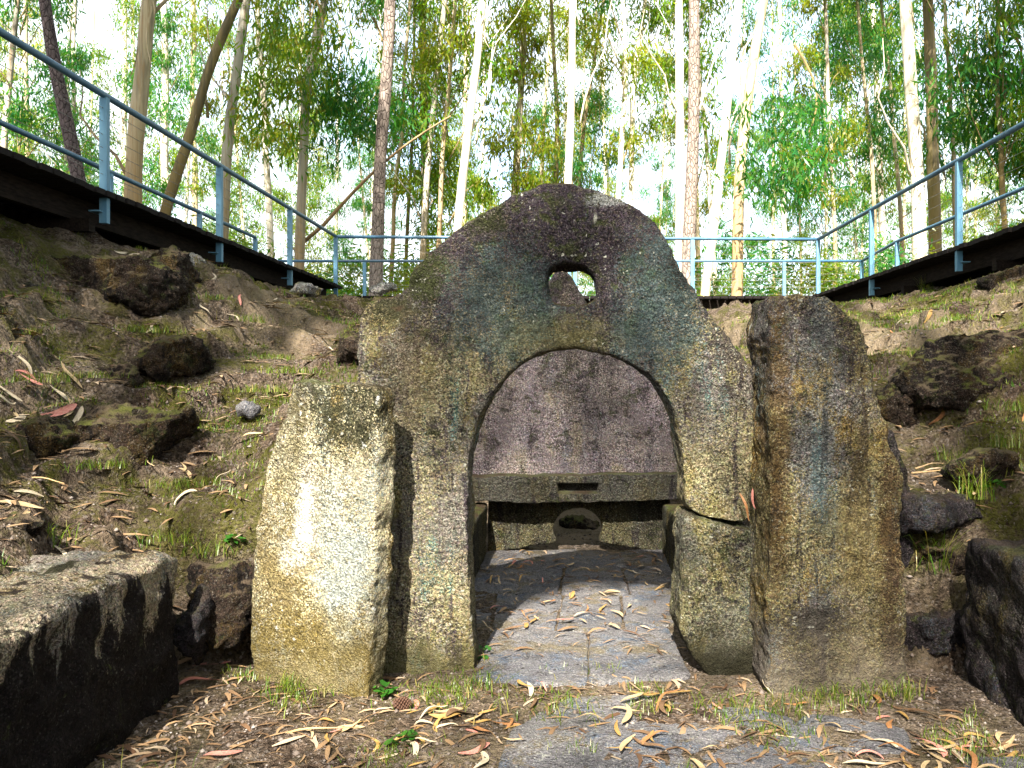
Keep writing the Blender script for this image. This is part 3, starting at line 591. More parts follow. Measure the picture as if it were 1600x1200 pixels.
# rocks in the banks (px, py, Y, size, material, label)
def bank_rock(px, py, Y, size, mat, seed, label, rz=0, tilt=(0, 0), sink=.0):
    w = P(px, py, Y); size = (size[0]*1.25, size[1]*1.35, size[2]*1.05) if mat is M_rock else size; w[1] += .08 if mat is M_rock else 0
    return tag(rock('bank_rock', w, size, mat, seed, (.015 if Y < 7 else .022), rz, tilt), label, 'rock')
for a in (
    (165, 440, 6.45, (.95, .7, .62), M_rock, 101, 'largest dark overhanging rock below the left boardwalk', .2, (.2, .1)),
    (262, 445, 6.8, (.6, .6, .62), M_rock, 102, 'dark rock beside the largest overhanging one, grass on top', -.2, (.15, .25)),
    (288, 425, 7.2, (.36, .6, .46), M_palerock, 103, 'pale sunlit sloping rock end below the second left post', .3, (.1, .5)),
    (45, 470, 5.7, (.55, .45, .36), M_dark, 104, 'bluish dark rock at the left frame edge under the boardwalk', .1, (.1, .2)),
    (262, 560, 5.75, (.62, .5, .5), M_rock, 105, 'stump like dark block with flat grey top in the middle of the left bank', .2, (.05, .15)),
    (170, 585, 5.3, (.55, .4, .28), M_rock, 106, 'low brown rock left of the stump like block', -.1, (.1, .1)),
    (190, 675, 4.8, (.95, .5, .5), M_rock, 107, 'wide black earthy ledge low on the left bank', .15, (.1, .12)),
    (70, 690, 4.6, (.6, .4, .36), M_rock, 108, 'dark earthy rock near the left frame edge', .0, (.2, .0)),
    (425, 468, 9.4, (.8, .6, .4), M_rock, 109, 'grey rock bedded in the upper left bank under the third post', .1, (.1, .2)),
    (480, 452, 10.6, (.5, .4, .26), M_palerock, 110, 'pale flat stone at the foot of the third left post', .3, (.0, .1)),
    (350, 447, 8.6, (.5, .4, .28), M_rock, 111, 'mossy small rock right of the pale sloping rock', .1, (.1, .3)),
    (385, 641, 5.5, (.16, .12, .1), M_flag, 112, 'small pale grey stone lying on the left bank', .4, (0, 0)),
    (18, 824, 3.75, (.22, .2, .15), M_rock, 113, 'ochre stone on the lower left bank at the frame edge', .2, (0, 0)),
    (545, 545, 6.1, (.32, .4, .5), M_rock, 114, 'dark rock behind the left shoulder of the portal', .1, (.1, .1)),
    (600, 452, 11.2, (.6, .4, .18), M_palerock, 115, 'low pale stones at the top of the bank left of the portal', .1, (0, 0)),
    (1530, 590, 5.25, (1.75, .75, .82), M_rock, 121, 'massive brown bedrock face on the right bank', -.15, (-.25, -.08)),
    (1405, 640, 5.3, (.4, .4, .45), M_rock, 123, 'mossy rock behind the right side of the tall stone', .1, (-.1, 0)),
    (1545, 742, 4.5, (.5, .35, .22), M_rock, 124, 'dark low rock among grass above the right wall', .0, (-.1, .1)),
    (1585, 445, 7.6, (.9, .6, .35), M_rock, 125, 'ochre earthy hummock below the right boardwalk', .2, (-.1, -.1)),
    (1450, 497, 7.4, (.6, .4, .18), M_rock, 126, 'low mossy stone on the sunlit ledge of the right bank', .2, (-.1, 0)),
    ):
    bank_rock(*a)

# ------------------------------------------------------------------ boardwalk and railings
RZ = 4.05
def boardwalk(label, A, B, width_dir, width, z, step=.145):
    A = np.array([*A, z]); B = np.array([*B, z]); d = B-A; L = np.linalg.norm(d); d /= L; w = np.array([*width_dir, 0.])
    root = empty('boardwalk', (A+B)/2, label, 'boardwalk', 'boardwalk sections around the pit'); o = (A+B)/2
    mb = MB(); mb.box((0, 0, 0), (.124, width, .048) if abs(d[0]) > .5 else (width, .124, .048)); pm = None
    n = int(L/step)
    for i in range(n):
        c = A+d*(i+.5)*L/n+w*width/2-o; c = c+np.array([0, 0, -.024])
        if pm is None: p = mb.build('plank', M_deck, root); pm = p.data
        else: p = link('plank', pm, root)
        jit = rng.uniform(-.018, .018); p.location = (c+w*jit).tolist()
    for off in (.34, width-.34):
        b = MB(); c = (A+B)/2+w*off-o+np.array([0, 0, -.051-.10])
        b.box(c, (L, .07, .20) if abs(d[0]) > .5 else (.07, L, .20)); b.build('beam', M_beam, root)
    k = max(2, int(L/2.3))
    for i in range(k):
        b = MB(); c = A+d*(i+.5)*L/k+w*width/2-o+np.array([0, 0, -.30])
        b.box(c, (.09, width*.8, .11) if abs(d[0]) > .5 else (width*.8, .09, .11)); b.build('cross_beam', M_beam, root)
    return root
boardwalk('dark timber boardwalk along the left side of the pit', (-4.02, 2.6), (-4.02, 14.0), (-1, 0), 1.5, 3.19)
boardwalk('dark timber boardwalk along the right side of the pit', (4.38, 2.6), (4.38, 14.2), (1, 0), 1.5, 3.06)
boardwalk('dark timber boardwalk crossing behind the portal', (-6.6, 14.02), (6.6, 14.02), (0, 1), 2.7, 3.03)
def railing(label, pts, posts, zdeck, zbot, cables=6):
    """pts: polyline of the top rail (x, y); posts: list of (x, y, across)"""
    pts3 = np.array([(x, y, RZ) for x, y in pts]); o = np.array([*pts[0], zdeck])
    root = empty('railing', o, label, 'railing', 'steel railings of the boardwalk')
    seg = []
    for a, b in zip(pts3[:-1], pts3[1:]): seg += [a+(b-a)*t for t in np.linspace(0, 1, 8, endpoint=False)]
    seg.append(pts3[-1]); t = MB(); t.tube(np.array(seg)-o, .029, 12); t.build('top_rail', M_steel, root, smooth=True)
    for (x, y, ax) in posts:
        b = MB(); sz = (.018, .066) if ax == 'y' else (.066, .018)
        R = Euler((0, 0, .22 if ax == 'y' else 0)).to_matrix()
        b.box((x-o[0], y-o[1], (RZ-.022+zbot)/2-zdeck), (.066, .05, RZ-.022-zbot))
        p = b.build('post', M_post, root)
        c = MB(); c.box((x-o[0]+(.05 if x < 0 else -.05)*(1 if ax == 'y' else 0)*-1, y-o[1], zbot+.10-zdeck), (.10, .14, .012)); c.build('bracket', M_post, p)
    for k in range(cables):
        z = zdeck+.1+(RZ-zdeck-.16)*(k+.5)/cables; t = MB()
        t.tube(np.array([(x, y, z) for x, y in pts])-o, .0028, 5); t.build('cable', M_cable, root)
    return root
railing('blue grey steel railing on the pit side of the left boardwalk', [(-4.1, 2.4), (-4.1, 13.8)], [(-4.1, y, 'y') for y in (4.66, 6.94, 9.22, 11.54, 13.8)], 3.19, 2.92)
railing('blue grey steel railing on the outer side of the left boardwalk', [(-5.55, 2.4), (-5.55, 13.9)], [(-5.55, y, 'y') for y in (7.2, 9.5, 11.8, 13.9)], 3.19, 3.0)
railing('blue grey steel railing across the back behind the portal', [(-4.1, 13.85), (4.45, 14.1)], [(-1.9, 13.92, 'x'), (.1, 13.97, 'x'), (2.19, 14.03, 'x')], 3.03, 2.85)
railing('blue grey steel railing on the outer edge of the back boardwalk', [(-6.3, 16.7), (6.2, 16.7)], [(x, 16.7, 'x') for x in (-6.25, -4.35, -2.2, 0, 2.3, 4.55, 6.2)], 3.03, 2.9)
railing('blue grey steel railing on the pit side of the right boardwalk', [(4.45, 2.4), (4.45, 14.1)], [(4.45, y, 'y') for y in (6.4, 9.0, 11.6, 14.1)], 3.06, 2.78)
railing('blue grey steel railing on the outer side of the right boardwalk', [(5.95, 2.4), (5.95, 14.3), (6.2, 16.7)], [(5.95, y, 'y') for y in (7.2, 9.6, 12.0, 14.3)], 3.06, 2.9)

# ------------------------------------------------------------------ trees
def leaf_quads(pos, L, W, dirs, r, fold=.0):
    """long diamonds hanging from pos along dirs"""
    n = len(pos); d = dirs/np.linalg.norm(dirs, axis=1)[:, None]
    a = np.cross(d, r.normal(size=(n, 3))); a /= np.linalg.norm(a, axis=1)[:, None]+1e-9
    b = np.cross(d, a); mid = pos+d*(L*.42)[:, None]+b*(L*.07)[:, None]; tip = pos+d*L[:, None]
    v = np.stack([pos, mid+a*W[:, None]/2, tip, mid-a*W[:, None]/2], 1).reshape(-1, 3)
    f = np.arange(n*4).reshape(-1, 4); return v, f
def crown_mesh(seed, H0, H1, rad, nclump, nleaf, mat, LL=(.17, .30), spread=.36, droop=1.0, prof=None):
    """leaf sprays on short twigs through the crown's volume, with gaps between them"""
    r = np.random.default_rng(seed); vs, fs, n0 = [], [], 0; tw = MB()
    for c in range(nclump):
        h = H0+(H1-H0)*r.uniform()**.85; R = rad*(prof(h) if prof else 1)*math.sqrt(r.uniform(.02, 1)); a = r.uniform(0, 2*math.pi)
        ctr = np.array([R*math.cos(a), R*math.sin(a), h]); sz = spread*r.uniform(.6, 1.5); m = int(nleaf*r.uniform(.5, 1.5)*(sz/spread))
        p = ctr+r.normal(size=(m, 3))*np.array([sz, sz, sz*.75])*.75
        # hang in strings
        p[:, 2] -= np.abs(r.normal(size=m))*sz*.5
        d = np.stack([r.normal(size=m)*.55, r.normal(size=m)*.55, -np.abs(r.normal(1.0, .5, m))*droop], 1)
        v, f = leaf_quads(p, r.uniform(*LL, m), r.uniform(.030, .056, m)*(LL[1]/.30)*1.1, d, r); vs.append(v); fs.append(f+n0); n0 += len(v)
        if r.uniform() < .45:
            a0 = np.array([0, 0, max(H0-1.5, h-R*.9-.5)]); mid = (a0+ctr)/2+np.array([0, 0, .25])
            tw.tube(np.array([a0, mid, ctr]), [.022, .014, .004], 4, False)
    v = np.concatenate(vs); f = np.concatenate(fs)
    me = mesh_np('crown', v, f, mat); 
    tv = np.concatenate(tw.v) if tw.v else None
    return me, (tv, tw.f)
def prof_tree(H0, H1): return lambda h: .35+.75*math.sin(math.pi*min(1, max(0, (h-H0)/(H1-H0)))**.8)
protos = []
for i in range(9):
    H0, H1 = [(2.2, 12), (3.5, 15), (1.2, 9.5)][i % 3]
    me, tw = crown_mesh(200+i, H0, H1, [1.5, 2.1, 1.2][i % 3], [25, 29, 23][i % 3], 165, M_euc[(i//3) % 3], prof=prof_tree(H0, H1))
    tm = bpy.data.meshes.new('twigs'); tm.from_pydata(tw[0].tolist(), [], tw[1]); tm.materials.append(M_olive)
    protos.append((me, tm))
TREES = []
def tree(pts, width, Y, mat, label, crowns, group, seed, top=17, ylean=0, limbs=0, scale=1.0, cat='tree', name='eucalyptus_tree'):
    """pts: trunk line in photo pixels at distance Y; continued down to the ground and up to 'top' metres"""
    r = np.random.default_rng(seed)
    w = np.array([P(px, py, Y) for px, py in sorted(pts, key=lambda q: -q[1])])
    gz = float(height(w[0][0], Y, False)[0]); d0 = (w[1]-w[0])/(w[1][2]-w[0][2])
    if w[0][2] > gz: w = np.vstack([w[0]+d0*(gz-w[0][2])*np.array([.6, .6, 1]), w])
    d1 = (w[-1]-w[-2])/max(.2, (w[-1][2]-w[-2][2]))
    if w[-1][2] < gz+top: w = np.vstack([w, w[-1]+d1*(gz+top-w[-1][2])])
    zz = np.linspace(w[0][2]-.2, w[-1][2], 34)
    x = np.interp(zz, w[:, 2], w[:, 0]); k = np.array([.25, .5, .25]); xs = np.convolve(np.r_[x[0], x, x[-1]], k, 'valid')
    tt = (zz-zz[0])/(zz[-1]-zz[0]); wob = .04*fbm(np.stack([tt*6, tt*0+seed, tt*0], 1), 1, 2, seed)
    pts3 = np.stack([xs+wob, Y+ylean*tt+wob[::-1], zz], 1)
    zm = EYE+(CY-200)*Y/FPX; r0 = width*Y/FPX/2
    rad = np.clip(r0*(1-.9*(zz-zm)/(top+4)*.9), r0*.12, r0*1.25)*(1+.35*np.exp(-(zz-zz[0])/.35)*0.8)
    rad = rad*(1+.06*fbm(np.stack([zz, zz*0+seed, zz*0], 1), 1.2, 2, seed+3))
    root = empty(name, (pts3[0][0], pts3[0][1], gz), label, cat, group); o = np.array(root.location)
    m = MB(); m.tube(pts3-o, rad, 12 if width > 9 else 8); m.build('trunk', mat, root, smooth=True)
    for q in range(limbs):
        h = r.uniform(.15, .7); p0 = np.array([np.interp(h, tt, pts3[:, a]) for a in range(3)]); az = r.uniform(0, 2*math.pi); L = r.uniform(1.2, 2.8)
        t5 = np.linspace(0, 1, 7); dirv = np.array([math.cos(az)*.7, math.sin(az)*.6, r.uniform(.9, 1.9)])
        b = p0+t5[:, None]*dirv*L+np.stack([.16*np.sin(t5*5+q)+.12*np.sin(t5*11+q*2), .1*np.cos(t5*4), -.35*(1-t5)*t5*L], 1); rb = np.interp(h, tt, rad)*.30
        mm = MB(); mm.tube(b-o, rb*(1-.85*t5), 6); mm.build('limb', mat, root, smooth=True)
    if width > 10 and name == 'eucalyptus_tree':
        for q in range(4):
            h = r.uniform(.12, .6); c0 = np.array([np.interp(h, tt, pts3[:, a]) for a in range(3)])-o; rr = float(np.interp(h, tt, rad)); az = r.uniform(math.pi, 2*math.pi); L = r.uniform(.5, 1.6); t6 = np.linspace(0, 1, 9)
            e = np.array([math.cos(az), math.sin(az), 0]); sd_ = np.array([-math.sin(az), math.cos(az), 0]); wv = .022*(1-.6*t6); cu = c0+e*(rr*.95+.22*t6**2*r.uniform(.2, 1.2))[:, None]+np.array([0, 0, -1.])*(L*t6)[:, None]+sd_*(.06*np.sin(t6*5+q))[:, None]
            ph = t6*r.uniform(1, 5); ww = (sd_*np.cos(ph)[:, None]+e*np.sin(ph)[:, None])*wv[:, None]; vv = np.concatenate([cu-ww, cu+ww]); link('bark_strip', mesh_np('bark_strip', vv, [(k, k+1, k+10, k+9) for k in range(8)], M_tan), root)
    for j, (pi, sc, dz) in enumerate(crowns):
        me, tm = protos[pi]; cr = link('crown', me, root); cr.rotation_euler = (0, 0, r.uniform(0, 6.28)); cr.scale = (sc*scale,)*3
        lx = np.interp(gz+dz+7, zz, pts3[:, 0])-o[0]-.0; cr.location = (lx, ylean*.4, dz); cr['kind'] = 'stuff'
        t2 = link('twigs', tm, cr); t2['kind'] = 'stuff'
    TREES.append(root); return root
G_E = 'eucalyptus trees in the wood behind the boardwalk'
main = [
 ([(72, 0), (95, 150), (123, 285)], 19, 16.5, M_pinedark, 'dark leaning trunk at the far left above the boardwalk', [], 'pine_tree'),
 ([(234, 0), (222, 120), (209, 310)], 24, 17.5, M_tan, 'thick tan eucalyptus trunk behind the first left post', [(1, 1., 6)], None),
 ([(372, 0), (325, 110), (300, 200), (262, 305)], 15, 18, M_olive, 'olive forked eucalyptus leaning right between the first two left posts', [(0, .9, 4)], None),
 ([(382, 0), (368, 110), (357, 180), (350, 275)], 15, 18.5, M_grey, 'grey tan eucalyptus rising above the second left post', [(1, .8, 5)], None),
 ([(505, 0), (484, 100), (475, 180), (468, 320)], 14, 19, M_grey, 'smooth pale grey eucalyptus left of the grey pine trunk', [(4, .8, 5)], None),
 ([(609, 0), (602, 120), (594, 230), (589, 420)], 19, 18, M_pine, 'straight rough barked pine trunk left of the portal', [], 'pine_tree'),
 ([(696, 0), (682, 120), (670, 250), (664, 350)], 9, 22, M_grey, 'slender grey eucalyptus right of the pine trunk', [(7, .9, 4)], None),
 ([(753, 0), (742, 110), (730, 210), (716, 345)], 13, 21, M_white, 'cream eucalyptus trunk leaning right over the portal left slope', [(3, .8, 7)], None),
 ([(893, -10), (892, 150), (886, 290)], 12, 20, M_white, 'bright white eucalyptus trunk rising above the portal apex', [(8, .8, 8)], None),
 ([(1059, 0), (1063, 200), (1062, 420)], 14, 20, M_white, 'bright white eucalyptus trunk just left of the brown pine', [(2, 1., 7)], None),
 ([(1084, 0), (1083, 200), (1073, 420)], 18, 19, M_pine, 'brown pine trunk standing behind the right slope of the portal', [], 'pine_tree'),
 ([(1153, 0), (1136, 150), (1118, 320), (1103, 450)], 13, 19.5, M_white, 'white eucalyptus trunk leaning right behind the back railing', [(5, .9, 7)], None),
 ([(1192, 0), (1170, 120), (1157, 260), (1150, 450)], 16, 18.5, M_tan, 'orange tan eucalyptus trunk leaning right behind the back railing', [(1, .9, 6)], None),
 ([(1416, 0), (1424, 150), (1432, 290), (1438, 400)], 20, 17, M_white, 'thick white eucalyptus with peeling bark behind the right boardwalk', [(4, .9, 6)], None),
 ([(1452, 60), (1456, 200), (1462, 390)], 18, 19, M_olive, 'brown eucalyptus behind the thick white one on the right', [(1, 1., 4)], None),
 ([(975, 0), (977, 120), (968, 310)], 8, 23, M_white, 'thin cream eucalyptus right of the portal apex', [(6, 1., 3)], None),
 ([(1004, 20), (990, 150), (984, 310)], 8, 24, M_white, 'second thin cream eucalyptus right of the portal apex, leaning right', [(2, 1., 5)], None),
 ([(1346, 60), (1354, 160), (1366, 340)], 6, 21, M_tan, 'thin reddish sapling left of the thick white eucalyptus', [(5, .8, 2)], None),
 ([(1292, 60), (1298, 200), (1303, 400)], 6, 20, M_grey, 'thin grey sapling in the gap behind the right railing corner', [(8, .7, 2)], None),
 ([(1394, 180), (1402, 260), (1408, 350)], 6, 23, M_tan, 'thin tan sapling beside the thick white eucalyptus', [(3, .8, 2)], None),
 ([(632, 130), (622, 260), (612, 390)], 6, 23, M_tan, 'thin tan stem right behind the straight pine trunk', [(6, .9, 2)], None),
 ([(645, 100), (640, 260), (634, 390)], 5, 24, M_olive, 'thin olive stem among the stems beside the pine trunk', [(0, .7, 2)], None),
 ([(868, 150), (872, 220), (870, 290)], 7, 27, M_olive, 'short dark stem left of the white trunk above the apex', [(7, .8, 2)], None),
 ([(925, 120), (912, 200), (905, 290)], 6, 26, M_olive, 'dark forked stem right of the white trunk above the apex', [(4, .8, 2)], None),
 ([(118, 0), (114, 120), (116, 260)], 6, 21, M_grey, 'thin grey sapling right of the dark leaning trunk', [(5, .7, 1)], None),
 ([(20, 30), (8, 140), (4, 250)], 9, 18, M_grey, 'grey stem with leafy top at the left frame edge', [(3, .8, 1)], None),
 ([(1560, 0), (1556, 150), (1570, 300)], 8, 15.8, M_olive, 'dense leafy eucalyptus filling the upper right corner', [(0, .8, .5), (4, .7, 2)], None),
 ([(1478, 20), (1486, 150), (1490, 280)], 7, 21, M_tan, 'slim tan eucalyptus left of the leafy upper right corner', [(4, .9, 1)], None),
]
for i, (pts, wd, Y, mt, lab, cr, nm) in enumerate(main):
    tree(pts, wd, Y, mt, lab, cr, G_E if nm is None else 'pine trunks in the wood', 300+i, limbs=0 if nm else (3 if wd > 8 else 1), name=nm or 'eucalyptus_tree', top=18 if wd > 8 else 12)
# the wood goes on behind: slimmer trees further off
NICK = [(-60, 'left frame edge'), (105, 'dark leaning pine'), (218, 'thick tan trunk'), (295, 'olive forked trunk'), (362, 'grey tan trunk'), (478, 'smooth pale grey trunk'), (596, 'straight rough pine'), (672, 'slender grey trunk'), (735, 'cream leaning trunk'), (889, 'bright white trunk over the apex'), (975, 'thin cream pair'), (1062, 'white trunk beside the brown pine'), (1120, 'white leaning trunk'), (1165, 'orange tan leaning trunk'), (1298, 'thin grey sapling'), (1358, 'thin reddish sapling'), (1430, 'thick peeling white trunk'), (1530, 'upper right leafy mass'), (1680, 'right frame edge')]
used_lab = {}
nback = 56
for i in range(nback):
    Y = float(rng.uniform(22, 62)); px = -150+1900*((i*.618034) % 1)+rng.uniform(-25, 25)
    lean = rng.normal()*18; y0 = 430
    mt = [M_white, M_tan, M_grey, M_white, M_tan][i % 5]; wd = float(rng.uniform(5, 11))*22/Y*1.2
    col = {M_white.name: 'pale', M_tan.name: 'tan', M_grey.name: 'grey'}[mt.name]
    ref = min(NICK, key=lambda q: abs(q[0]-px)); dist = 'nearer' if Y < 33 else ('distant' if Y < 48 else 'farthest')
    lab = f"{dist} {'thin' if wd < 6 else 'slim'} {col} eucalyptus {'left' if px < ref[0] else 'right'} of the {ref[1]}"
    used_lab[lab] = used_lab.get(lab, 0)+1
    if used_lab[lab] > 1: lab = ['second', 'third', 'fourth', 'fifth'][min(3, used_lab[lab]-2)]+' '+lab
    tree([(px-lean, 0), (px, y0)], wd, Y, mt, lab, [(int(rng.integers(0, 9)), rng.uniform(.8, 1.15), rng.uniform(-1, 3))]+([(int(rng.integers(0, 9)), rng.uniform(.9, 1.2), 6)] if i % 4 == 1 else []), 'slimmer eucalyptus trees deeper in the wood', 400+i, top=float(rng.uniform(13, 20)))
# a dead stem leaning across
a, b = P(505, 352, 19), P(704, 182, 17.5); t = np.linspace(0, 1, 12)[:, None]; m = MB()
q = a+(b-a)*t+np.array([0, 0, .25])*np.sin(t*3.1); q = np.vstack([a-(b-a)*.25, q]); m.tube(q-a, np.linspace(.05, .018, 13), 7)
s = m.build('dead_tree', M_tan, None, a, True); tag(s, 'bare dead stem leaning across in front of the wood left of the portal', 'dead tree')

# hanging bough, dark against the light, and the leafy mass at upper right
for (px, py, Y, n, lab, sd) in ((1240, 225, 17, 13, 'low hanging dark leafy bough left of the right railing corner', 601), (455, 120, 17.5, 12, 'bushy leaf bough drooping between the left trunks', 602), (1565, 165, 16, 22, 'dark leafy bough spreading over the right boardwalk', 603), (560, 165, 19, 20, 'green leaf bough left of the straight pine trunk', 604)):
    c = P(px, py, Y); me, tw = crown_mesh(sd, -1.0, 1.1, 1.0, n, 130, M_euc[1 if sd != 602 else 0], LL=(.16, .30), spread=.42)
    br = link('leafy_bough', me, None, c); tag(br, lab, 'bough', 'leafy boughs of the wood')
    m = MB(); t = np.linspace(0, 1, 8)[:, None]; m.tube(np.array([[.2, .6, 2.4]])*(1-t)+np.array([[0, 0, -.3]])*t+np.array([[.5, 0, 0]])*np.sin(t*3.1), np.linspace(.035, .008, 8), 6); m.build('limb', M_olive, br)

# ferns and bushes along the back boardwalk
def fern_mesh(seed, nf=12, L=.9):
    r = np.random.default_rng(seed); vs, fs, n0 = [], [], 0
    for k in range(nf):
        az = 2*math.pi*k/nf+r.uniform(-.3, .3); l = L*r.uniform(.6, 1.15); m = 16; t = np.linspace(.08, 1, m); up = r.uniform(.7, 1.3)
        cx_ = l*t*math.cos(az)*.8; cy_ = l*t*math.sin(az)*.8; cz_ = l*(up*t-.75*up*t*t); side = np.array([-math.sin(az), math.cos(az), 0])
        for sg in (-1, 1):
            wl = .26*l*np.sin(math.pi*np.clip(t*.9+.1, 0, 1))**.8
            base_ = np.stack([cx_, cy_, cz_], 1); tip = base_+sg*side*wl[:, None]+np.array([math.cos(az), math.sin(az), -.25])*wl[:, None]*.45
            nx_ = base_+np.array([math.cos(az), math.sin(az), 0])*l/m*.8
            v = np.stack([base_, nx_, tip], 1).reshape(-1, 3); vs.append(v); fs.append(np.arange(len(v)).reshape(-1, 3)+n0); n0 += len(v)
    return mesh_np('fern', np.concatenate(vs), np.concatenate(fs), M_fern)
ferns = [fern_mesh(i) for i in range(3)]
fp = [(x, y) for x in np.arange(-8, 8.1, .62) for y in (17.6, 19.0, 21.0)]
for i, (x, y) in enumerate(fp):
    x += rng.uniform(-.3, .3); y += rng.uniform(-.5, .7); o = link('fern', ferns[i % 3], None, (x, y, float(height(x, y, False)[0])-.03))
    o.rotation_euler = (0, 0, rng.uniform(0, 6)); o.scale = (rng.uniform(.7, 1.3),)*3
    px = CX+x*FPX/y; zone = 'left of the portal' if px < 660 else ('hidden behind the portal' if px < 1060 else 'right of the portal')
    tag(o, f"green fern clump in the {('first', 'second', 'third')[i % 3]} row behind the back boardwalk, {zone}", 'fern', 'ferns behind the back boardwalk')
bush = [crown_mesh(640+i, .1, 1.5, .8, 16, 80, M_euc[i % 3], LL=(.12, .22), spread=.3, droop=.4)[0] for i in range(3)]
for i, (px, Y) in enumerate([(1330, 17.6), (1375, 16.9), (1260, 18.5), (60, 17.5), (190, 18.5), (330, 19), (420, 19.5), (500, 20), (640, 19), (1120, 21), (1190, 20), (1480, 18), (1560, 17.2), (700, 22), (1020, 23), (20, 20)]):
    x = (px-CX)*Y/FPX; o = link('bush', bush[i % 3], None, (x, Y, float(height(x, Y, False)[0])-.05)); o.rotation_euler = (0, 0, i*1.3); o.scale = (rng.uniform(.8, 1.4),)*3
    tag(o, ['leafy low bush', 'teal green bush', 'yellow green bush'][i % 3]+' at the foot of the wood '+['by the right railing corner', 'by the outer right railing', 'behind the right back railing', 'above the left boardwalk edge', 'behind the first left post', 'behind the second left post', 'behind the third left post', 'behind the left railing corner', 'beside the portal left slope', 'behind the white leaning trunk', 'behind the orange tan trunk', 'behind the last right post', 'at the right frame edge', 'behind the slender grey eucalyptus', 'behind the portal right slope', 'at the left frame edge'][i], 'bush', 'bushes at the foot of the wood')

for i in range(44):
    Y = 21+.5*i+rng.uniform(-.5, .5); px = 1750*((i*.618034+.37) % 1)-60; x = (px-CX)*Y/FPX; o = link('bush', bush[i % 3], None, (x, Y, float(height(x, Y, False)[0])-.05)); sc = rng.uniform(1.2, 2.1); o.scale = (sc, sc, sc*.9); o.rotation_euler = (0, 0, i)
    ref = min(NICK, key=lambda q: abs(q[0]-px)); lab = f"{['green', 'teal green', 'yellow green'][i % 3]} bush far back {'left' if px < ref[0] else 'right'} of the {ref[1]}"
    used_lab[lab] = used_lab.get(lab, 0)+1
    tag(o, lab if used_lab[lab] < 2 else 'another '+lab, 'bush', 'bushes deeper in the wood')

# unseen trees behind the viewpoint, added for shade; leaves culled to shape sun patches
def lit_wanted(px, py):
    """share of sunlight that reaches each part of the view (read from the photograph)"""
    def blob(x, y, sx, sy, r=0):
        dx, dy = px-x, py-y; c, s_ = math.cos(r), math.sin(r); return np.exp(-((dx*c+dy*s_)/sx)**4-((dy*c-dx*s_)/sy)**4)
    f = np.where(px < 560, .26, np.where(px > 1400, .22, .14))
    for (x, y, sx, sy, r, a) in ((505, 850, 135, 270, 0, 1), (680, 860, 80, 200, 0, .9), (650, 600, 95, 120, 0, .35), (890, 400, 300, 130, 0, .16), (1110, 650, 70, 140, 0, .25), (1120, 930, 60, 130, 0, .4), (1300, 850, 120, 200, 0, .16), (1290, 600, 60, 90, 0, .2),
                                  (425, 525, 135, 62, .4, 1), (300, 420, 60, 40, .3, 1), (110, 900, 190, 75, -.35, 1), (900, 1000, 150, 160, 0, 1), (640, 1110, 330, 110, 0, .7), (980, 1150, 260, 70, 0, .65), (1480, 510, 190, 48, -.12, 1), (1140, 520, 50, 65, 0, 1), (1400, 1150, 200, 60, 0, .25), (230, 760, 140, 60, 0, .4), (480, 470, 90, 25, 0, .5), (900, 300, 1000, 1, 0, 0)):
        f = np.maximum(f, a*blob(x, y, sx, sy, r))
    return f
def shade_cull(p):
    """keep probability for a leaf at p: follow its shadow to the portal or to the ground"""
    n = len(p); hit = np.full((n, 3), np.nan); done = np.zeros(n, bool)
    for t in np.linspace(2, 40, 190):
        q = p+LD*t
        ons = (~done) & (np.abs(q[:, 1]-YS) < .12) & (q[:, 0] > -1.75) & (q[:, 0] < 1.75) & (q[:, 2] < 2.6-.8*np.abs(q[:, 0]-.0)) & (q[:, 2] > 0)
        ax_, az_ = CX+q[:, 0]*FPX/YS, CY-(q[:, 2]-EYE)*FPX/YS; ons &= ~((np.abs(ax_-899) < 160) & ((az_ > 705) | (np.hypot(ax_-899, az_-705) < 160)))
        near = (~done) & (np.abs(q[:, 0]) < 6.5) & (q[:, 1] > -9) & (q[:, 1] < 24)
        gr = np.zeros(n, bool); gr[near] = q[near, 2] < hz(q[near, 0], np.clip(q[near, 1], 1.7, 14.3))
        h = ons | gr; hit[h] = q[h]; done |= h
    ok = done & (hit[:, 1] > 1.2)
    px = np.where(ok, CX+hit[:, 0]*FPX/np.where(ok, hit[:, 1], 1), 0); py = np.where(ok, CY-(hit[:, 2]-EYE)*FPX/np.where(ok, hit[:, 1], 1), 0)
    w = lit_wanted(px, py); keep = np.where(ok, (1-w)**1.6*1.12, .0)
    keep = np.where(ok & (hit[:, 1] > 13.5), 0.0, keep)
    return keep
r = np.random.default_rng(900)
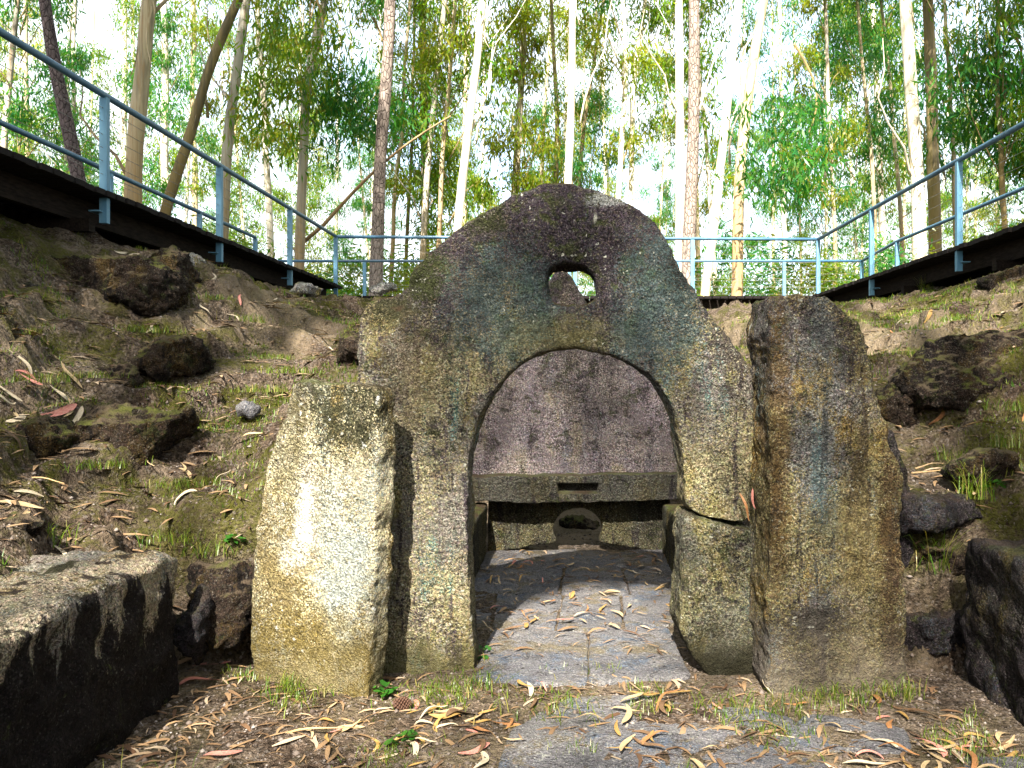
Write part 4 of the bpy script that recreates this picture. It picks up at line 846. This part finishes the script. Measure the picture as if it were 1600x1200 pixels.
for k, (tx, ty, lab) in enumerate(((-5.2, -9.5, 'unseen tall eucalyptus behind the viewpoint, to the left, crown shaped for shade'), (.15, -10.5, 'unseen tall eucalyptus straight behind the viewpoint, crown shaped for shade'), (3.7, -9.0, 'unseen tall eucalyptus behind the viewpoint, to the right, crown shaped for shade'))):
    gz = float(height(tx, ty, False)[0]); root = empty('eucalyptus_tree', (tx, ty, gz), lab, 'tree', 'unseen shade trees added behind the viewpoint')
    m = MB(); z = np.linspace(0, 20, 24); m.tube(np.stack([.1*np.sin(z*.3+k), .1*np.cos(z*.25), z], 1), np.interp(z, [0, 20], [.2, .05]), 10); m.build('trunk', M_white, root, smooth=True)
    nc = 1000; ctr = np.stack([r.uniform(-3.1, 3.1, nc), r.uniform(-2.2, 2.2, nc), r.uniform(3.5, 19.5, nc)], 1)
    pos = (ctr[:, None]+r.normal(size=(nc, 42, 3))*.24).reshape(-1, 3); pos[:, 2] -= np.abs(r.normal(size=len(pos)))*.15
    o = np.array([tx, ty, gz]); kp = shade_cull(pos+o); pos = pos[r.uniform(size=len(pos)) < kp]; n = len(pos)
    d = np.stack([r.normal(size=n)*.7, r.normal(size=n)*.7, -np.abs(r.normal(1, .5, n))], 1)
    v, f = leaf_quads(pos, r.uniform(.13, .22, n), r.uniform(.03, .05, n), d, r); cr = link('crown', mesh_np('crown', v, f, M_euc[0]), root); cr['kind'] = 'stuff'
    for q in range(7):
        zz_ = 4+q*2.2; az = q*2.4+k; t5 = np.linspace(0, 1, 6)[:, None]; m = MB(); m.tube(np.array([[0, 0, zz_]])+t5*np.array([[2*math.cos(az), 1.6*math.sin(az), 1.2]]), np.linspace(.05, .012, 6), 6); m.build('limb', M_white, root)

# the wood closes in round the pit, outside the frame
for k, (tx, ty) in enumerate(((-8.2, 1.5), (-9.4, 5.5), (-8.8, 9.5), (-11.5, 3), (-12, 8), (-7.2, -3), (-10.5, -2), (8.4, 1.2), (9.4, 5.2), (9.0, 9.3), (11.8, 3), (12, 8), (7.6, -3.2), (10.8, -2.5))):
    gz = float(height(tx, ty, False)[0]); root = empty('eucalyptus_tree', (tx, ty, gz), 'leafy eucalyptus of the wood on the '+('left' if tx < 0 else 'right')+' of the pit, outside the picture', 'tree', 'eucalyptus trees around the pit outside the picture')
    m = MB(); z = np.linspace(0, 18, 20); m.tube(np.stack([.12*np.sin(z*.3+k), .1*np.cos(z*.25), z], 1), np.interp(z, [0, 18], [.17, .04]), 9); m.build('trunk', [M_white, M_tan, M_grey][k % 3], root, smooth=True)
    for j in range(4):
        me, tm = protos[(k*2+j*4) % 9]; cr = link('crown', me, root, (0, 0, (1, 4, 8, 6)[j])); cr['kind'] = 'stuff'; cr.rotation_euler = (0, 0, k+j*2.); cr.scale = (1.6, 1.6, 1.1); link('twigs', tm, cr)['kind'] = 'stuff'

# ------------------------------------------------------------------ grass, plants, litter
def tuft_mesh(seed, n=40, h=.16, spread=.05, wid=.004, lean=.6):
    r = np.random.default_rng(seed); vs, fs = [], []
    for k in range(n):
        az = r.uniform(0, 6.283); b = np.array([r.normal()*spread, r.normal()*spread, -.01]); H = h*r.uniform(.4, 1.15); ln = H*lean*r.uniform(.2, 1.3)
        d = np.array([math.cos(az), math.sin(az), 0]); s_ = np.array([-math.sin(az), math.cos(az), 0])*wid*r.uniform(.6, 1.2)
        p = [b, b+d*ln*.25+np.array([0, 0, H*.5]), b+d*ln*.65+np.array([0, 0, H*.85]), b+d*ln*1.1+np.array([0, 0, H*r.uniform(.75, 1.0)])]
        i0 = len(vs); vs += [p[0]-s_, p[0]+s_, p[1]+s_*.9, p[1]-s_*.9, p[2]+s_*.6, p[2]-s_*.6, p[3]+s_*.08, p[3]-s_*.08]
        fs += [(i0, i0+1, i0+2, i0+3), (i0+3, i0+2, i0+4, i0+5), (i0+5, i0+4, i0+6, i0+7)]
    return mesh_np('grass_tuft', vs, fs, M_grass)
tufts = [tuft_mesh(1, 110, .10, .06, .002, .8), tuft_mesh(2, 140, .065, .085, .002, .9), tuft_mesh(3, 70, .22, .04, .0018, 1.1), tuft_mesh(4, 220, .055, .10, .0022, 1.0)]
def on_ground(px, py, Y0=2.6, Y1=16):
    Y = np.linspace(Y0, Y1, 900); x = (px-CX)*Y/FPX; z = EYE-(py-CY)*Y/FPX; g = hz(x, y=Y); k = np.argmax(z < g)
    return np.array([x[k], Y[k], g[k]])
GT = [(185, 345, 2, 'tall thin grass tuft by the foot of the first left post'), (255, 372, 2, 'tall grass tuft on the overhanging left rock'), (262, 345, 2, 'grass tuft under the left boardwalk edge'), (290, 757, 3, 'bright green grass patch on the lower left bank'), (130, 590, 3, 'grass patch on the mid left bank near the frame edge'),
      (85, 850, 0, 'dry grass tuft above the big dark wall block'), (278, 848, 1, 'grass tuft at the right end of the big dark wall block'), (330, 868, 1, 'grass tuft in the niche left of the sunlit stone'), (425, 560, 3, 'green grass patch in the sunlit spot on the left bank'), (140, 730, 3, 'grass at the foot of the dark earthy ledge'),
      (385, 505, 1, 'grass tuft at the upper edge of the sunlit spot'), (330, 470, 3, 'grass patch below the pale sloping rock'), (450, 585, 3, 'grass patch right below the sunlit spot'), (440, 1085, 0, 'grass tuft at the foot of the sunlit standing stone'), (480, 1090, 1, 'short grass along the foot of the sunlit standing stone'), (675, 1090, 3, 'bright grass clump in front of the portal left leg'), (735, 1078, 3, 'second bright grass clump in front of the portal left leg'),
      (1140, 1115, 1, 'bright green grass clump before the portal right leg'), (1225, 1110, 1, 'grass tuft at the left foot of the tall right stone'), (1290, 1095, 1, 'grass tuft at the middle foot of the tall right stone'), (1350, 1090, 1, 'grass tuft at the right foot of the tall right stone'), (1405, 1085, 0, 'grass tuft in the corner right of the tall stone'), (1490, 720, 0, 'dense grass tuft on the right bank below the bedrock'),
      (1575, 700, 0, 'dark grass tuft at the right frame edge'), (1560, 740, 0, 'grass tuft among leaves above the right wall'), (1520, 790, 2, 'long grass hanging over the right wall block'), (1460, 900, 2, 'thin grass blades in the right corner of the forecourt'), (1440, 470, 1, 'grass tuft beside the foot of the right post'), (1430, 555, 1, 'grass tuft on the sunlit ledge of the right bank'), (1500, 500, 3, 'sunlit grass patch on the ledge of the right bank'),
      (1590, 640, 1, 'grass tuft on the bedrock at the right edge'), (1445, 455, 2, 'thin tall grass under the right boardwalk'), (60, 600, 1, 'grass patch left on the bank by the frame edge'), (215, 520, 3, 'grass patch beside the stump like block'), (400, 610, 3, 'grass patch right of the small pale grey stone'), (1215, 1150, 3, 'small grass clump on the right foreground soil'), (610, 1185, 3, 'grass clump at the bottom edge of the picture'), (870, 1110, 3, 'small moss and grass clump between the paving stones')]
for i, (px, py, k, lab) in enumerate(GT):
    w = on_ground(px, py); o = link('grass_tuft', tufts[k], None, w); o.rotation_euler = (0, 0, i*2.1); sc = rng.uniform(.85, 1.25); o.scale = (sc, sc, sc)
    tag(o, lab, 'grass tuft', 'grass tufts in the pit')
# thin grass and moss nobody could count
r = np.random.default_rng(77); n = 150000
x = r.uniform(-4.5, 4.6, n); y = 2.8+11*r.uniform(size=n)**1.6; z = hz(x, y); q = np.stack([x, y, 0*x], 1)
k = (fbm(q, 1.5, 4, 41)+.7*fbm(q, 7, 2, 43)+.5*np.exp(-((x-2.9)/1.0)**2-((y-7.6)/2.0)**2) > .22) & (z > .3) | ((fbm(q, 2.4, 3, 47) > .62) & (z < .3) & (y < 4.2) & (np.abs(x) < 1.9))
x, y, z = x[k], y[k], z[k]; n = len(x); az = r.uniform(0, 6.283, n); H = r.uniform(.015, .06, n)*(1+.0*y); s_ = np.stack([-np.sin(az), np.cos(az), 0*az], 1)*(.0025+.0006*(y-3))[:, None]; d = np.stack([np.cos(az)*.6, np.sin(az)*.6, 1+0*az], 1)
b = np.stack([x, y, z-.004], 1); v = np.stack([b-s_, b+s_, b+d*H[:, None]], 1).reshape(-1, 3)
o = link('thin_grass', mesh_np('thin_grass', v, np.arange(len(v)).reshape(-1, 3), M_grass)); tag(o, 'thin short grass and moss growing in patches on the banks', 'grass', kind='stuff')
# grit and pebbles
n = 20000; x = r.uniform(-3.8, 3.4, n); y = 2.9+5*r.uniform(size=n)**1.5; z = hz(x, y); sz = r.uniform(.003, .009, n)*(1+1.2*(r.uniform(size=n) > .9))
oc = np.array([(1, 0, 0), (-1, 0, 0), (0, 1, 0), (0, -1, 0), (0, 0, .7), (0, 0, -.7)]); of = np.array([(0, 2, 4), (2, 1, 4), (1, 3, 4), (3, 0, 4), (2, 0, 5), (1, 2, 5), (3, 1, 5), (0, 3, 5)])
sh = r.uniform(.6, 1.3, (n, 6, 3)); v = (np.stack([x, y, z+.001], 1)[:, None]+oc[None]*sz[:, None, None]*sh).reshape(-1, 3); f = (of[None]+np.arange(n)[:, None, None]*6).reshape(-1, 3)
M_grit = leaf_mat('grit', (.05, .036, .028), (.12, .095, .08), (.22, .19, .17), trans=0, rough=.9)
o = link('gravel', mesh_np('gravel', v, f, M_grit)); tag(o, 'small grit and bark crumbs strewn over the soil', 'gravel', kind='stuff')

# fallen leaves
def dry_leaf(seed):
    r = np.random.default_rng(seed); L = 1.0; W = r.uniform(.08, .19); m = 11; t = np.linspace(0, 1, m)
    arc = r.uniform(.3, 1.9)*r.choice([-1, 1]); ang = arc*(t-.5); hook_ = r.uniform(-.6, .9)
    ang = ang+hook_*np.clip(t-.6, 0, 1)**2*3; dx = np.cos(ang)/(m-1); dy = np.sin(ang)/(m-1); x = np.r_[0, np.cumsum(dx[:-1])]; y = np.r_[0, np.cumsum(dy[:-1])]
    z = r.uniform(.02, .16)*np.sin(math.pi*t)*r.choice([1, 1, -.15])+.05*r.uniform()*np.sin(t*7+r.uniform(0, 6))+.10*r.uniform()*t**3
    w = W/2*np.sin(math.pi*np.clip(t**.75*.97+.02, 0, 1))**.8+.006; tw = r.uniform(-1.2, 1.2)*(t-.3); nx_ = -np.sin(ang); ny_ = np.cos(ang)
    vs, fs = [], []
    for i in range(m):
        c, s2 = math.cos(tw[i]), math.sin(tw[i])
        for u, dz in ((-1, .35), (0, 0), (1, .35)): vs.append((x[i]+u*w[i]*nx_[i]*c, y[i]+u*w[i]*ny_[i]*c, z[i]+u*w[i]*s2+dz*w[i]))
    for i in range(m-1):
        a = i*3; fs += [(a, a+1, a+4, a+3), (a+1, a+2, a+5, a+4)]
    v = np.array(vs); v -= [v[:, 0].mean(), v[:, 1].mean(), v[:, 2].min()]
    return v, fs
LEAVES = {}
for s_ in range(14):
    v, f = dry_leaf(s_+500)
    for k in DRY:
        me = mesh_np('fallen_leaf', v, f, M_dry[k], True); LEAVES[s_, k] = me
cols = ['ochre', 'tan', 'ochre', 'orange brown', 'tan', 'cream', 'dark brown', 'pinkish red', 'ochre', 'tan']
count = {}
def put_leaf(x, y, z, nrm, zone, L=None, col=None, shp=None, tiltamt=.18):
    shp = int(rng.integers(0, 14)) if shp is None else shp; col = col or cols[int(rng.integers(0, len(cols)))]; L = L or float(rng.uniform(.09, .21))
    o = link('fallen_leaf', LEAVES[shp, col], None, (x, y, z+.002)); up = Vector(nrm+rng.normal(size=3)*tiltamt*.5).normalized()
    R = up.to_track_quat('Z', 'Y').to_matrix() @ Matrix.Rotation(float(rng.uniform(0, 6.283)), 3, 'Z'); o.rotation_euler = R.to_euler(); o.scale = (L, L, L*.9)
    size = 'long' if L > .16 else ('short' if L < .12 else 'narrow'); form = 'curled' if shp in STRONG else 'bent'
    tag(o, ' '.join(f'{size} {form} {col} leaf {zone}'.split()[:16]), 'leaf', 'fallen eucalyptus leaves'); return o
STRONG = {s_ for s_ in range(14) if abs(np.random.default_rng(s_+500).uniform(.08, .19)) > .135}
def scatter(n, xr, yr, zonef, z=None, dens=None, Lr=(.09, .2), colr=None):
    k = 0; tries = 0
    while k < n and tries < n*60:
        tries += 1; x = rng.uniform(*xr); y = rng.uniform(*yr)
        if dens is not None and rng.uniform() > dens(x, y): continue
        zz = hz(x, y)[0] if z is None else z; nn = gnormal(x, y) if z is None else np.array([0, 0, 1.])
        put_leaf(x, y, float(zz), nn, zonef(x, y), float(rng.uniform(*Lr)), None if colr is None else colr[int(rng.integers(0, len(colr)))]); k += 1
clump = lambda x, y: float(np.clip(.5+1.1*fbm(np.array([[x, y, 0]]), 2.2, 2, 91)[0], .06, 1))
scatter(46, (-1.5, -.25), (3.05, 3.75), lambda x, y: 'on the soil '+('before the sunlit standing stone' if x < -.85 else 'before the portal left leg')+(' by the bottom edge' if y < 3.35 else ''), dens=clump, Lr=(.09, .2))
scatter(24, (-.25, 1.0), (3.05, 3.95), lambda x, y: 'on the front flagstone '+('near the bottom edge' if y < 3.4 else 'by the chamber threshold'), z=.016, dens=lambda x, y: clump(x, y)*(1 if y > 3.6 else .35))
scatter(40, (.85, 1.9), (3.05, 3.8), lambda x, y: 'on the soil '+('under the tall right stone' if y > 3.45 else 'in the lower right corner'), dens=clump)
scatter(80, (-.6, .85), (4.3, 6.9), lambda x, y: ('on the paving just inside the arch' if y < 5.1 else ('on the middle of the chamber paving' if y < 6 else 'on the rear of the chamber paving'))+(' left side' if x < -.1 else (' right side' if x > .4 else ' centre')), z=.022, Lr=(.08, .16), dens=clump)
scatter(44, (-3.9, -2.0), (3.5, 7.5), Lr=(.12, .24), zonef=lambda x, y: 'on the '+('lower' if x > -2.6 else ('middle' if x > -3.2 else 'upper'))+' left bank '+('near the frame edge' if x/y < -.62 else ('near the sunlit spot' if y > 5.8 else 'over the dark wall')), dens=clump, colr=['tan', 'cream', 'pinkish red', 'ochre', 'tan', 'dark brown', 'cream'])
scatter(14, (-3.6, -1.5), (7.5, 11), lambda x, y: 'high on the left bank under the third post', Lr=(.12, .2), colr=['tan', 'cream'])
scatter(26, (1.6, 3.7), (4.2, 8), lambda x, y: 'on the '+('lower right bank' if x < 2.5 else 'upper right bank')+(' behind the tall stone' if y > 5.4 else ' above the right wall'), colr=['tan', 'cream', 'ochre', 'orange brown'])
for px, py, col, L, sh, zone in ((790, 795, 'x', 0, 0, ''),): pass
def hero(px, py, Y, z, L, col, shp, rot, zone, tilt=(0, 0)):
    w = P(px, py, Y) if z is None else on_ground(px, py); o = put_leaf(float(w[0]), float(w[1]), float(w[2]), np.array([0, 0, 1.]), zone, L, col, shp); o.rotation_euler = (tilt[0], tilt[1], rot); return o
hero(312, 1072, 0, 1, .22, 'pinkish red', 1, .1, 'lying in shade right of the big dark wall block')
hero(330, 1045, 0, 1, .20, 'pinkish red', 3, .2, 'above another at the niche left of the sunlit stone')
hero(345, 1185, 0, 1, .18, 'pinkish red', 5, .3, 'at the bottom edge below the sunlit standing stone')
hero(758, 1040, 0, 1, .17, 'orange brown', 2, 1.5, 'leaning upright at the foot of the portal left leg', (.9, 0))
hero(1163, 792, 4.10, None, .15, 'orange brown', 4, 0, 'stuck upright in the crack of the portal right leg', (1.5, 1.3))
hero(1176, 780, 4.08, None, .11, 'pinkish red', 6, 0, 'stuck in the joint beside the tall right stone', (1.5, 1.4))
hero(312, 660, 0, 1, .24, 'tan', 7, 1.4, 'wide and flat on the dark earthy ledge of the left bank')
hero(95, 790, 0, 1, .2, 'pinkish red', 8, .6, 'curled pale on the lower left bank')
hero(1535, 672, 0, 1, .26, 'ochre', 9, .1, 'arched on the right bank under the bedrock')
hero(250, 708, 0, 1, .2, 'cream', 10, -.2, 'across the dark ledge on the left bank')
for k in range(12):
    w = on_ground(float(rng.uniform(0, 120)), float(rng.uniform(580, 665))); o = put_leaf(float(w[0]), float(w[1]), float(w[2])+.012, gnormal(w[0], w[1]), 'in the heap at the left frame edge', float(rng.uniform(.16, .24)), ['cream', 'tan', 'cream', 'pinkish red'][k % 4])
# the rest of the litter
n = 6150; x = np.r_[r.uniform(-3.95, -1.6, 3300), r.uniform(-1.7, 1.9, 950), r.uniform(1.6, 3.9, 1500), r.uniform(-.65, .85, 400)]; y = np.r_[3.2+7.5*r.uniform(size=3300)**1.3, r.uniform(3.0, 4.1, 950), r.uniform(4.2, 9.5, 1500), r.uniform(4.3, 7, 400)]
z = hz(x, y); z[-400:] = .022; vs, fs, n0 = [], [], 0; L = (.03+.11*r.uniform(size=n)**1.7)*np.where(np.abs(x) > 1.95, 1.4, 1); kk = r.integers(0, 14, n); az = r.uniform(0, 6.283, n)
for i in range(n):
    v, f = LEAVES[int(kk[i]), 'tan'], None
    c, s2 = math.cos(az[i]), math.sin(az[i]); t = np.linspace(-.5, .5, 4); bend = r.uniform(-.3, .3); w = L[i]*r.uniform(.03, .09)*np.array([.3, 1, .9, .2])
    px_ = L[i]*t; py_ = L[i]*bend*(t*t*4-1)*.5; pz_ = L[i]*.08*np.cos(t*3)+.002
    X = np.r_[px_, px_]; Yy = np.r_[py_-w, py_+w]; vs.append(np.stack([x[i]+X*c-Yy*s2, y[i]+X*s2+Yy*c, z[i]+np.r_[pz_, pz_+w*.4]+np.r_[px_, px_]*r.uniform(-.1, .1)], 1))
    fs += [(n0+a, n0+a+1, n0+a+5, n0+a+4) for a in range(3)]; n0 += 8
M_litter = leaf_mat('litter', (.07, .035, .018), (.20, .125, .065), (.34, .26, .18), trans=.05, rough=.7)
o = link('leaf_litter', mesh_np('leaf_litter', np.concatenate(vs), fs, M_litter)); tag(o, 'small bark shreds and leaf scraps strewn over soil and paving', 'leaf litter', kind='stuff')
# twigs
for i, (px, py, L, rz) in enumerate(((1490, 745, .55, .15), (1460, 735, .4, .5), (60, 760, .4, -.3), (230, 740, .3, -.8), (505, 1150, .3, .2), (1560, 545, .6, .1))):
    w = on_ground(px, py); m = MB(); t = np.linspace(-.5, .5, 7); m.tube(np.stack([t*L, .05*L*np.sin(t*6+i), .02+.02*np.cos(t*3)], 1), np.linspace(.006, .002, 7), 6)
    o = m.build('twig', M_grey if i % 2 else M_tan, None, w, True); o.rotation_euler = (0, 0, rz)
    tag(o, ['long pale twig on the right bank behind the tall stone', 'forked grey twig on the right bank', 'thin twig on the left bank by the frame edge', 'bent twig above the dark wall block', 'thin twig on the soil before the sunlit stone', 'pale branch on the sunlit right ledge'][i], 'twig', 'twigs on the ground')
# pine cone
w = on_ground(627, 1110); root = empty('pine_cone', w+np.array([0, 0, .03]), 'brown open pine cone on the soil before the sunlit standing stone', 'pine cone')
M_cone = plain('cone_scales', (.045, .02, .012), (.12, .06, .035), 40, .7); sc_me = None
m = MB(); m.tube(np.array([(-.04, 0, 0), (0, 0, 0), (.042, 0, 0)]), [.012, .018, .006], 8); m.build('core', M_cone, root)
for i in range(70):
    t = i/69; az = i*2.39996; xx = -.038+.08*t; rr = .034*math.sin(math.pi*(t*.8+.16))**.7+.004
    if sc_me is None: sc_me = mesh_np('scale', [(0, -.003, 0), (0, .003, 0), (.004, .009, .75*.03), (0, 0, .03), (.004, -.009, .75*.03), (-.004, 0, .022)], [(0, 1, 2), (0, 2, 4), (2, 3, 4), (1, 5, 2), (0, 4, 5), (2, 5, 3), (4, 3, 5)], M_cone)
    s_ = link('scale', sc_me, root); s_.location = (xx, 0, 0); s_.rotation_euler = (az, 0, 0); s_.rotation_mode = 'XYZ'; k = rr/.03
    s_.scale = (1.0, 1.0, k); s_.rotation_euler = (Matrix.Rotation(az, 3, 'X') @ Matrix.Rotation(.35, 3, 'Y')).to_euler()
root.rotation_euler = (0, .1, .15); root.scale = (1.0,)*3
# small broad-leaved seedlings
def clover_mesh(seed, n=16):
    r = np.random.default_rng(seed); vs, fs = [], []
    for k in range(n):
        az = r.uniform(0, 6.28); R = r.uniform(.005, .05); c = np.array([R*math.cos(az), R*math.sin(az), r.uniform(.015, .05)]); s_ = r.uniform(.010, .019); i0 = len(vs); tl = r.normal(size=2)*.4
        vs.append(c)
        for j in range(7):
            a = j*2*math.pi/7; rr = s_*(1+.25*math.cos(a-az)); vs.append(c+np.array([rr*math.cos(a), rr*math.sin(a), rr*(tl[0]*math.cos(a)+tl[1]*math.sin(a))+.003]))
        fs += [(i0, i0+1+j, i0+1+(j+1) % 7) for j in range(7)]
    return mesh_np('seedling', vs, fs, M_clover)
cl = [clover_mesh(1), clover_mesh(2, 26)]
for i, (px, py, lab) in enumerate(((628, 1168, 'small clover like seedling at the bottom left of the threshold'), (608, 985, 'green seedling in the shaded gap beside the portal left leg'), (752, 1030, 'green seedling at the foot of the portal left leg'), (600, 1090, 'green seedling by the pine cone'), (368, 866, 'pale green seedling on top of the niche stone'), (1535, 765, 'round leaved weed above the right wall block'), (1555, 790, 'low leafy weed hanging by the right wall'), (1520, 1010, 'green sprout at the foot of the right corner'))):
    w = on_ground(px, py); o = link('seedling', cl[i % 2], None, w); o.rotation_euler = (0, 0, i); o.scale = (1.1,)*3; tag(o, lab, 'seedling', 'small green seedlings')
